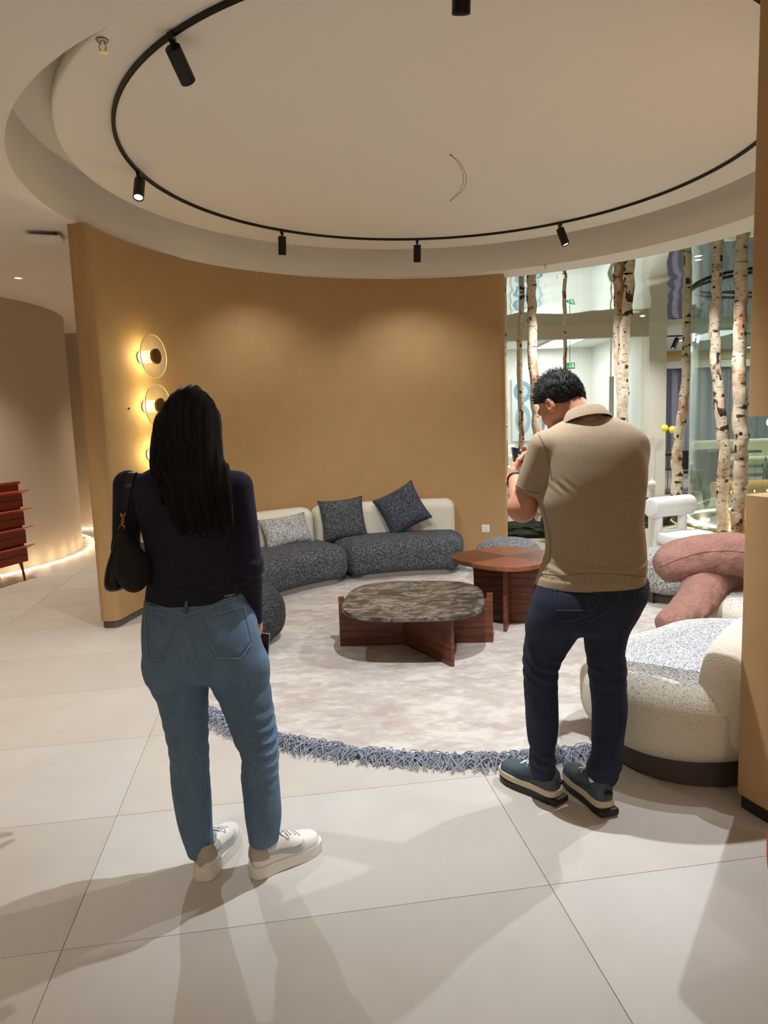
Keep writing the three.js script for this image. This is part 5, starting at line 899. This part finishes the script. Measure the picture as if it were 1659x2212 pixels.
  // shoes
  const shoe = (heel, dir, mir) => { const L = 0.275, hw = 0.05, f = shoeUpper(L, hw, 0.036)[0], m = new THREE.Matrix4().makeRotationY(Math.atan2(dir.x, dir.z)).setPosition(heel); const G = g => placed(g, m); const up = part(t, 'shoe', G(netMesh(f, [-0.07, 0.02, -0.02], [0.07, 0.16, L + 0.01], 0.0048)), M.shoeWhite, 'white leather sneaker'); part(up, 'sole', G(shoeSole(L + 0.004, hw * 0.98, 0.042)), M.shoeWhite); part(up, 'laces', G(lacesGeo(f, 0.036)), M.lace); for (const s of [-1, 1]) part(up, 'side_mark', G(swooshGeo(f, s, 0.045, 0.195, 0.066, 0.082, 0.016)), M.swoosh, 'pale blue grey tick mark'); part(up, 'heel_panel', G(netMesh((x, y, z) => smax(f(x, y, z) - 0.003, smax(0.066 - y + Math.max(0, 0.018 - Math.abs(x)) * -0.9, z - 0.05 + (y - 0.1) * 0.2, 0.004), 0.003), [-0.06, 0.03, -0.02], [0.06, 0.15, 0.07], 0.004)), M.shoeSuede, 'grey suede heel panel'); };
  shoe(V(-0.675, 0, -2.285), V(0.22, 0, -0.97)); shoe(V(-0.505, 0, -2.30), V(0.80, 0, -0.60));

  // shoulder bag
  const b = thing('shoulder_bag', 'black leather shoulder bag with gold buckle hanging on the navy sleeve', 'bag'), BZ = -2.27;
  const lobe = ell(P3(288, 1234, BZ), [0.052, 0.07, 0.055]), lobe2 = loft([row(BZ - 0.06, 0.07)(1273, 238, 275), row(BZ - 0.06, 0.075)(1255, 232, 280), row(BZ - 0.06, 0.07)(1225, 235, 280), row(BZ - 0.05, 0.055)(1195, 243, 275), row(BZ - 0.03, 0.035)(1165, 252, 272), row(BZ - 0.01, 0.015)(1148, 257, 268)], { capTop: 0.01, capBot: 0.02, pow: 2.3 }), drop = cone3(P3(286, 1220, BZ), P3(263, 1152, BZ + 0.005), 0.05, 0.013);
  part(b, 'body', netMesh((x, y, z) => lobe2(x, y, z), [-1.0, 0.95, -2.5], [-0.78, 1.3, -2.2], 0.006), M.bag); part(b, 'flap', netMesh((x, y, z) => smin(lobe(x, y, z), drop(x, y, z), 0.03), [-1.0, 0.95, -2.45], [-0.72, 1.3, -2.18], 0.006), M.bagSuede, 'matte black flap');
  const sp = [[267, 1104], [271, 1080], [277, 1050], [284, 1024]].map(p => trace(p[0], p[1], sweater, 0.005)).filter(Boolean), front = [[286, 1023, Z - 0.03], [284, 1045, Z - 0.13], [278, 1120, Z - 0.15], [270, 1170, Z - 0.08]].map(p => at(...p));
  const curve = new THREE.CatmullRomCurve3([...sp, ...front]), band = []; for (let i = 0; i <= 40; i++) band.push(curve.getPoint(i / 40));
  const bw = 0.0125, P = [], I = []; band.forEach((p, i) => { for (const s of [-1, 1]) for (const h of [0, 1]) P.push(p.x + s * bw, p.y, p.z + (h ? -0.003 : 0.002)); if (i) { const a = (i - 1) * 4, c = i * 4; I.push(a, a + 2, c, a + 2, c + 2, c, a + 1, c + 1, a + 3, a + 3, c + 1, c + 3, a, c, a + 1, c, c + 1, a + 1, a + 2, a + 3, c + 2, c + 2, a + 3, c + 3); } });
  const sg = new THREE.BufferGeometry(); sg.setAttribute('position', new THREE.Float32BufferAttribute(P, 3)); sg.setAttribute('uv', new THREE.Float32BufferAttribute(new Float32Array(P.length / 3 * 2), 2)); sg.setIndex(I); sg.computeVertexNormals(); part(b, 'strap', sg, M.bag);
  const s0 = sp[0], HX = (px, py, dz = 0) => at(px, py, s0.z + 0.004 + dz);
  const hwp = part(b, 'buckle', merge([tube([HX(261, 1107), HX(262, 1114), HX(266, 1117), HX(270, 1114), HX(271, 1106)], 0.0022, 24, 6), tube([HX(260, 1111), HX(266, 1112), HX(271, 1110)], 0.0018, 12, 6), tube([HX(266, 1117), HX(264, 1124), HX(263, 1133)], 0.0034, 12, 8), tube([HX(268, 1120), HX(268, 1127), HX(265, 1133)], 0.0022, 12, 6), tube([HX(256, 1144), HX(258, 1137), HX(263, 1133), HX(269, 1138), HX(267, 1146)], 0.0022, 24, 6)]), M.gold, 'gold snap hook and ring');
  // phone in her hand
  const pp = at(560, 1410, Z - 0.125), ph = thing('mobile_phone', 'dark mobile phone with silver edge held beside the jeans', 'phone', pp); ph.rotation.set(-0.1, -0.25, -0.12);
  part(ph, 'case', rbox(0.074, 0.15, 0.008, 0.004, 4), std({ color: 0xb9bcc0, metalness: 0.8, roughness: 0.3 }), 'silver edge'); part(ph, 'screen', shift(rbox(0.070, 0.146, 0.002, 0.001), 0, 0, 0.0042), std({ color: 0x0b1018, roughness: 0.3 })); for (const x of [0.008, 0.016]) part(ph, 'camera_eye', shift(cyl(0.0025, 0.0025, 0.002, 12), x, 0.0752, 0), M.black);
}

// ================= man
{
  const Z = -2.78, t = thing('person', 'person in tan polo shirt and dark jeans with bowed head', 'person'), R = row(Z, 0.13);
  const pelvis = loft([R(1240, 1168, 1392, 0.02, 0.12), R(1262, 1158, 1399, 0.025, 0.13), R(1286, 1150, 1398, 0.03, 0.14), R(1310, 1146, 1388, 0.03, 0.142), R(1340, 1141, 1366, 0.025, 0.135), R(1364, 1137, 1357, 0.015, 0.115)], { capTop: 0.02, capBot: 0.05, pow: 2.3 });
  const legL = loft([R(1320, 1145, 1262, 0.01, 0.115), R(1346, 1140, 1258, 0.01, 0.112), R(1372, 1136, 1247, 0.005, 0.108), R(1397, 1132, 1230, 0, 0.1), R(1418, 1131, 1217, 0, 0.095), R(1444, 1131, 1206, 0, 0.088), R(1490, 1132, 1204, 0.005, 0.082), R(1530, 1135, 1205, 0.015, 0.08), R(1565, 1137, 1205, 0.025, 0.078), R(1596, 1140, 1202, 0.03, 0.07), R(1618, 1145, 1197, 0.035, 0.066), R(1640, 1143, 1199, 0.035, 0.068), R(1674, 1147, 1201, 0.03, 0.06)], { capTop: 0.04, capBot: 0.008 });
  const legR = loft([R(1320, 1256, 1378, 0.02, 0.12), R(1346, 1259, 1361, 0.02, 0.115), R(1364, 1262, 1355, 0.015, 0.11), R(1405, 1266, 1347, 0.01, 0.1), R(1431, 1270, 1351, 0.01, 0.094), R(1477, 1275, 1351, 0.015, 0.087), R(1526, 1280, 1353, 0.03, 0.085), R(1560, 1280, 1350, 0.04, 0.083), R(1590, 1279, 1346, 0.065, 0.078), R(1629, 1279, 1343, 0.09, 0.074), R(1656, 1268, 1340, 0.1, 0.072), R(1686, 1272, 1329, 0.1, 0.06)], { capTop: 0.04, capBot: 0.008 });
  const kL = at(1168, 1440, Z), kR = at(1312, 1450, Z), hL = at(1172, 1625, Z), hR = at(1305, 1640, Z);
  const jeans = (x, y, z) => { let d = smin(legL(x, y, z), legR(x, y, z), 0.012); d = smin(d, pelvis(x, y, z), 0.03); return d + wrinkle(x, y, z, kL.x, kL.y, 0.1, 0.07, 130, 0.004, 0.35) + wrinkle(x, y, z, kR.x, kR.y, 0.1, 0.07, 120, 0.0035, -0.3) + wrinkle(x, y, z, hL.x, hL.y, 0.1, 0.05, 150, 0.004, 0.2) + wrinkle(x, y, z, hR.x, hR.y, 0.1, 0.05, 140, 0.004, -0.3) + 0.003 * (vnoise(x * 20, y * 14, z * 20) - 0.5); };
  const jm = part(t, 'jeans', netMesh(jeans, [0.48, 0.08, -2.98], [1.1, 0.98, -2.56], 0.0085), M.denimDark, 'dark indigo jeans');
  part(jm, 'back_pocket', patch(jeans, [[[1200, 1271], [1199, 1333], [1227, 1343]], [[1301, 1283], [1275, 1328], [1232, 1344]]]), M.denimDark); part(jm, 'back_pocket', patch(jeans, [[[1370, 1272], [1367, 1310]], [[1396, 1276], [1386, 1305]]]), M.denimDark);
  const st = []; for (const l of [[[1200, 1271], [1250, 1279], [1301, 1283]], [[1200, 1271], [1199, 1333]], [[1199, 1333], [1227, 1343]], [[1301, 1283], [1275, 1328]], [[1227, 1343], [1275, 1328]], [[1202, 1318], [1280, 1319]], [[1341, 1266], [1336, 1297], [1307, 1325], [1272, 1343]], [[1370, 1272], [1367, 1310]], [[1250, 1262], [1300, 1268], [1341, 1266]]]) { const g = seamLine(jeans, l, 0.0012, 0.003); if (g) st.push(g); }
  part(jm, 'stitching', merge(st), M.stitchDark);
  const torso = loft([R(1261, 1157, 1394, 0.02, 0.142), R(1240, 1163, 1394, 0.02, 0.14), R(1215, 1173, 1394, 0.015, 0.138), R(1191, 1180, 1393, 0.012, 0.136), R(1156, 1180, 1389, 0.01, 0.136), R(1125, 1176, 1386, 0.008, 0.138), R(1085, 1166, 1389, 0.005, 0.142), R(1040, 1172, 1394, 0, 0.142), R(1000, 1172, 1395, -0.01, 0.138), R(965, 1172, 1391, -0.02, 0.13), R(940, 1175, 1383, -0.03, 0.118), R(920, 1192, 1364, -0.04, 0.1), R(906, 1216, 1336, -0.045, 0.08), R(895, 1240, 1312, -0.045, 0.062)], { capTop: 0.03, capBot: 0.006, pow: 2.25 });
  const sh = P3(1180, 968, Z - 0.03), se = P3(1141, 1064, Z - 0.055), sl = cone3(sh, se, 0.072, 0.056), ax = V(...se).sub(V(...sh)).normalize(), sEnd = V(...se).addScaledVector(ax, 0.005);
  const shR = P3(1362, 968, Z - 0.03), slR = cone3(shR, P3(1362, 1062, Z - 0.14), 0.07, 0.056), axR = V(...P3(1362, 1062, Z - 0.14)).sub(V(...shR)).normalize(), sEndR = V(...P3(1362, 1062, Z - 0.14)).addScaledVector(axR, 0.005);
  const cut = (f, a, e) => (x, y, z) => smax(f(x, y, z), (x - e.x) * a.x + (y - e.y) * a.y + (z - e.z) * a.z, 0.005), sleeve = cut(sl, ax, sEnd), sleeveR = cut(slR, axR, sEndR);
  const hemP = at(1275, 1236, Z), armP = at(1200, 1045, Z), wst = at(1290, 1215, Z);
  const polo = (x, y, z) => { let d = smin(torso(x, y, z), sleeve(x, y, z), 0.022); d = smin(d, sleeveR(x, y, z), 0.03); d += wrinkle(x, y, z, wst.x, wst.y, 0.22, 0.028, 190, 0.0045, 0.08) + wrinkle(x, y, z, armP.x, armP.y, 0.04, 0.025, 150, 0.0016, 0.9) + 0.004 * (vnoise(x * 11, y * 9, z * 11) - 0.5); return d + (Math.abs(y - hemP.y - 0.0) < 0.006 ? 0.0022 : 0); };
  const pm = part(t, 'polo_shirt', netMesh(polo, [0.38, 0.86, -3.08], [1.12, 1.62, -2.58], 0.0085), M.tanKnit, 'tan knitted short sleeved polo shirt');
  const seams = [seamLine(polo, [[1163, 938], [1180, 968], [1188, 1005], [1192, 1036]], 0.0016, 0.0005), seamLine(polo, [[1114, 1048], [1140, 1060], [1168, 1066]], 0.0013, 0.0004), seamLine(polo, [[1161, 1238], [1215, 1243], [1270, 1238], [1330, 1240], [1392, 1246]], 0.0014, 0.0003), seamLine(polo, [[1172, 1090], [1187, 1150], [1188, 1200], [1176, 1240]], 0.0012, 0.0003)].filter(Boolean);
  part(pm, 'seams', merge(seams), M.tanSeam);
  { // collar: stand and turned-down leaf
    const c = at(1264, 897, Z - 0.045), m = new THREE.Matrix4().makeRotationFromEuler(new THREE.Euler(-0.42, 0.2, 0.1)).setPosition(c), prof = [[0.074, -0.03], [0.070, -0.005], [0.071, 0.014], [0.075, 0.0165], [0.08, 0.012], [0.092, -0.014], [0.1, -0.034], [0.098, -0.035], [0.086, -0.012], [0.077, 0.006]], Q = [], I = [], n = 56; for (let i = 0; i <= n; i++) { const a = i / n * Math.PI * 2; for (const [r, y] of prof) Q.push(r * 1.02 * Math.sin(a), y - 0.014 * Math.max(0, -Math.cos(a)) , r * 0.92 * Math.cos(a)); } const k = prof.length; for (let i = 0; i < n; i++) for (let j = 0; j < k; j++) { const a = i * k + j, b = i * k + (j + 1) % k; I.push(a, a + k, b, b, a + k, b + k); } const g = new THREE.BufferGeometry(); g.setAttribute('position', new THREE.Float32BufferAttribute(Q, 3)); g.setIndex(I); g.computeVertexNormals(); g.applyMatrix4(m); part(pm, 'collar', boxUV(g), M.tanKnit);
  }
  // body, arms, head
  const eL = P3(1128, 1094, Z - 0.085), wL = P3(1113, 1032, Z - 0.33), eR = P3(1362, 1085, Z - 0.17), wR = P3(1200, 1020, Z - 0.36);
  const arms = [cone3(sh, eL, 0.056, 0.05), cone3(eL, wL, 0.049, 0.031), cone3(shR, eR, 0.056, 0.048), cone3(eR, wR, 0.046, 0.031)], elb = ell(P3(1128, 1100, Z - 0.07), [0.055, 0.05, 0.05]);
  const hc = at(1214, 876, Z - 0.12), hq = new THREE.Quaternion().setFromEuler(new THREE.Euler(0.72, Math.PI + 0.62, 0.0, 'YXZ')), hm = new THREE.Matrix4().makeRotationFromQuaternion(hq).setPosition(hc);
  const nb = V(0, -0.05, -0.035).applyQuaternion(hq).add(hc), nt = at(1262, 912, Z - 0.045), neck = cone3(nb.toArray(), nt.toArray(), 0.058, 0.066);
  const anL = cone3(P3(1174, 1630, Z + 0.03), P3(1176, 1690, Z + 0.035), 0.034, 0.02), anR = cone3(P3(1303, 1640, Z + 0.09), P3(1303, 1705, Z + 0.11), 0.034, 0.02);
  const bodyF = (x, y, z) => { let d = Math.max(jeans(x, y, z) + 0.014, y - 0.97); d = smin(d, torso(x, y, z) + 0.014, 0.02); for (const f of arms) d = smin(d, f(x, y, z), 0.022); d = smin(d, elb(x, y, z), 0.03); d = smin(d, anL(x, y, z), 0.02); d = smin(d, anR(x, y, z), 0.02); return smin(d, neck(x, y, z), 0.03); };
  const fdL = V(...wL).sub(V(...eL)).normalize(), fdR = V(...wR).sub(V(...eR)).normalize();
  const hl = placed(handGeo(-1, 0.55), frame(V(...wL).addScaledVector(fdL, 0.08), fdL.clone().add(V(0.2, 0.35, 0)).normalize(), V(1, 0, 0))), hr = placed(handGeo(1, 0.55), frame(V(...wR).addScaledVector(fdR, 0.08), fdR, V(-0.2, 0.3, 0.6)));
  part(t, 'body', merge([netMesh(bodyF, [0.38, 0.04, -3.2], [1.12, 1.72, -2.56], 0.011), placed(headGeo, hm), hl, hr]), M.skin);
  part(t, 'eye', placed(eyesGeo(), hm), std({ color: 0xe8e4de, roughness: 0.2 }));
  { // short dark hair: cap and tufts
    const capF = (x, y, z) => { const pl = 0.006 - (0.72 * y - 0.69 * z) + 0.012 * (vnoise(x * 40, y * 40, z * 40) - 0.5), top = smooth(0.02, 0.1, y) * 0.008; return smax(skull(x, y, z) - 0.007 - top - 0.004 * (vnoise(x * 70, y * 70, z * 70) - 0.5), pl, 0.012); };
    const g = [netMesh(capF, [-0.1, -0.09, -0.13], [0.1, 0.15, 0.11], 0.0042)], r = mulberry(888);
    for (let i = 0; i < 3600; i++) { const u = r() * 2 - 1, a = r() * Math.PI * 2, q = Math.sqrt(1 - u * u), d = V(q * Math.cos(a), u, q * Math.sin(a)), p = V(d.x * 0.0845, 0.03 + d.y * 0.1065, -0.012 + d.z * 0.105); if (0.72 * p.y - 0.69 * p.z < 0.01) continue; const len = 0.007 + 0.02 * smooth(0.03, 0.12, p.y) * (0.4 + r()), dir = d.clone().multiplyScalar(0.7).add(V((r() - 0.5) * 0.9, 0.15 * r(), 0.5 * r() - (p.y < 0.05 ? 0.4 : -0.2))).add(V(0, p.y < 0.04 ? -0.7 : 0, 0)).normalize(); g.push(between(p.clone().addScaledVector(d, -0.002), p.clone().addScaledVector(dir, len), 0.0016, 0.0003, 4)); }
    part(t, 'hair', placed(merge(g), hm), M.hairShort, 'short dark hair');
  }
  const shoe = (heel, dir) => { const L = 0.3, hw = 0.052, y0 = 0.05, f = shoeUpper(L, hw, y0)[0], m = new THREE.Matrix4().makeRotationY(Math.atan2(dir.x, dir.z)).setPosition(heel), G = g => placed(g, m); const up = part(t, 'shoe', G(netMesh(f, [-0.07, 0.03, -0.02], [0.07, 0.18, L + 0.01], 0.0048)), M.shoeTeal, 'grey teal running sneaker'); part(up, 'midsole', G(shoeSole(L + 0.006, hw * 1.0, 0.026, 0.032)), M.soleCream, 'cream midsole'); part(up, 'outsole', G((() => { const g = shoeSole(L + 0.004, hw * 0.96, 0.036, 0); const p = g.attributes.position; for (let i = 0; i < p.count; i++) { const z = p.getZ(i), y = p.getY(i); if (y > 0.015) p.setY(i, y - 0.012 * smooth(0.14, 0.24, z)); } g.computeVertexNormals(); return g; })()), M.soleBlack, 'black outsole'); part(up, 'laces', G(lacesGeo(f, y0)), M.lace); for (const s of [-1, 1]) part(up, 'side_mark', G(swooshGeo(f, s, 0.04, 0.2, y0 + 0.02, y0 + 0.042, 0.012)), M.shoeTealDark, 'dark tick mark'); part(up, 'heel_tab', G(shift(rbox(0.028, 0.014, 0.02, 0.004), 0, y0 + 0.045, -0.006)), M.soleBlack); part(up, 'sock', G(shift(cyl(0.038, 0.036, 0.075, 24), 0, y0 + 0.062, 0.066)), M.lace); part(up, 'heel_unit', G(shift(rbox(0.086, 0.03, 0.05, 0.012), 0, 0.018, 0.006)), M.soleBlack); };
  shoe(V(0.665, 0, -2.705), V(-0.62, 0, -0.78)); shoe(V(0.83, 0, -2.605), V(-0.26, 0, -0.965));
  { const d = fdL, p = V(...wL).addScaledVector(d, -0.02), g = new THREE.TorusGeometry(0.033, 0.006, 10, 36); g.scale(1, 1, 1.6); g.applyQuaternion(new THREE.Quaternion().setFromUnitVectors(V(0, 0, 1), d)); g.translate(p.x, p.y, p.z); const w = part(t, 'wristwatch', g, M.black, 'dark wristwatch'); }
  const pp = V(...wL).lerp(V(...wR), 0.5).add(V(-0.02, 0.075, -0.09)), ph = thing('mobile_phone', 'dark mobile phone the bowed man holds before his chest', 'phone', pp); ph.rotation.set(-0.6, 0.4, 0);
  part(ph, 'case', rbox(0.15, 0.075, 0.008, 0.004, 4), M.black); part(ph, 'screen', shift(rbox(0.145, 0.07, 0.002, 0.001), 0, 0, 0.0042), std({ color: 0x141a22, roughness: 0.1 }));
}
scene.traverse(o => { if (o.isMesh) { o.castShadow = true; o.receiveShadow = true; } });
renderer.render(scene, camera);
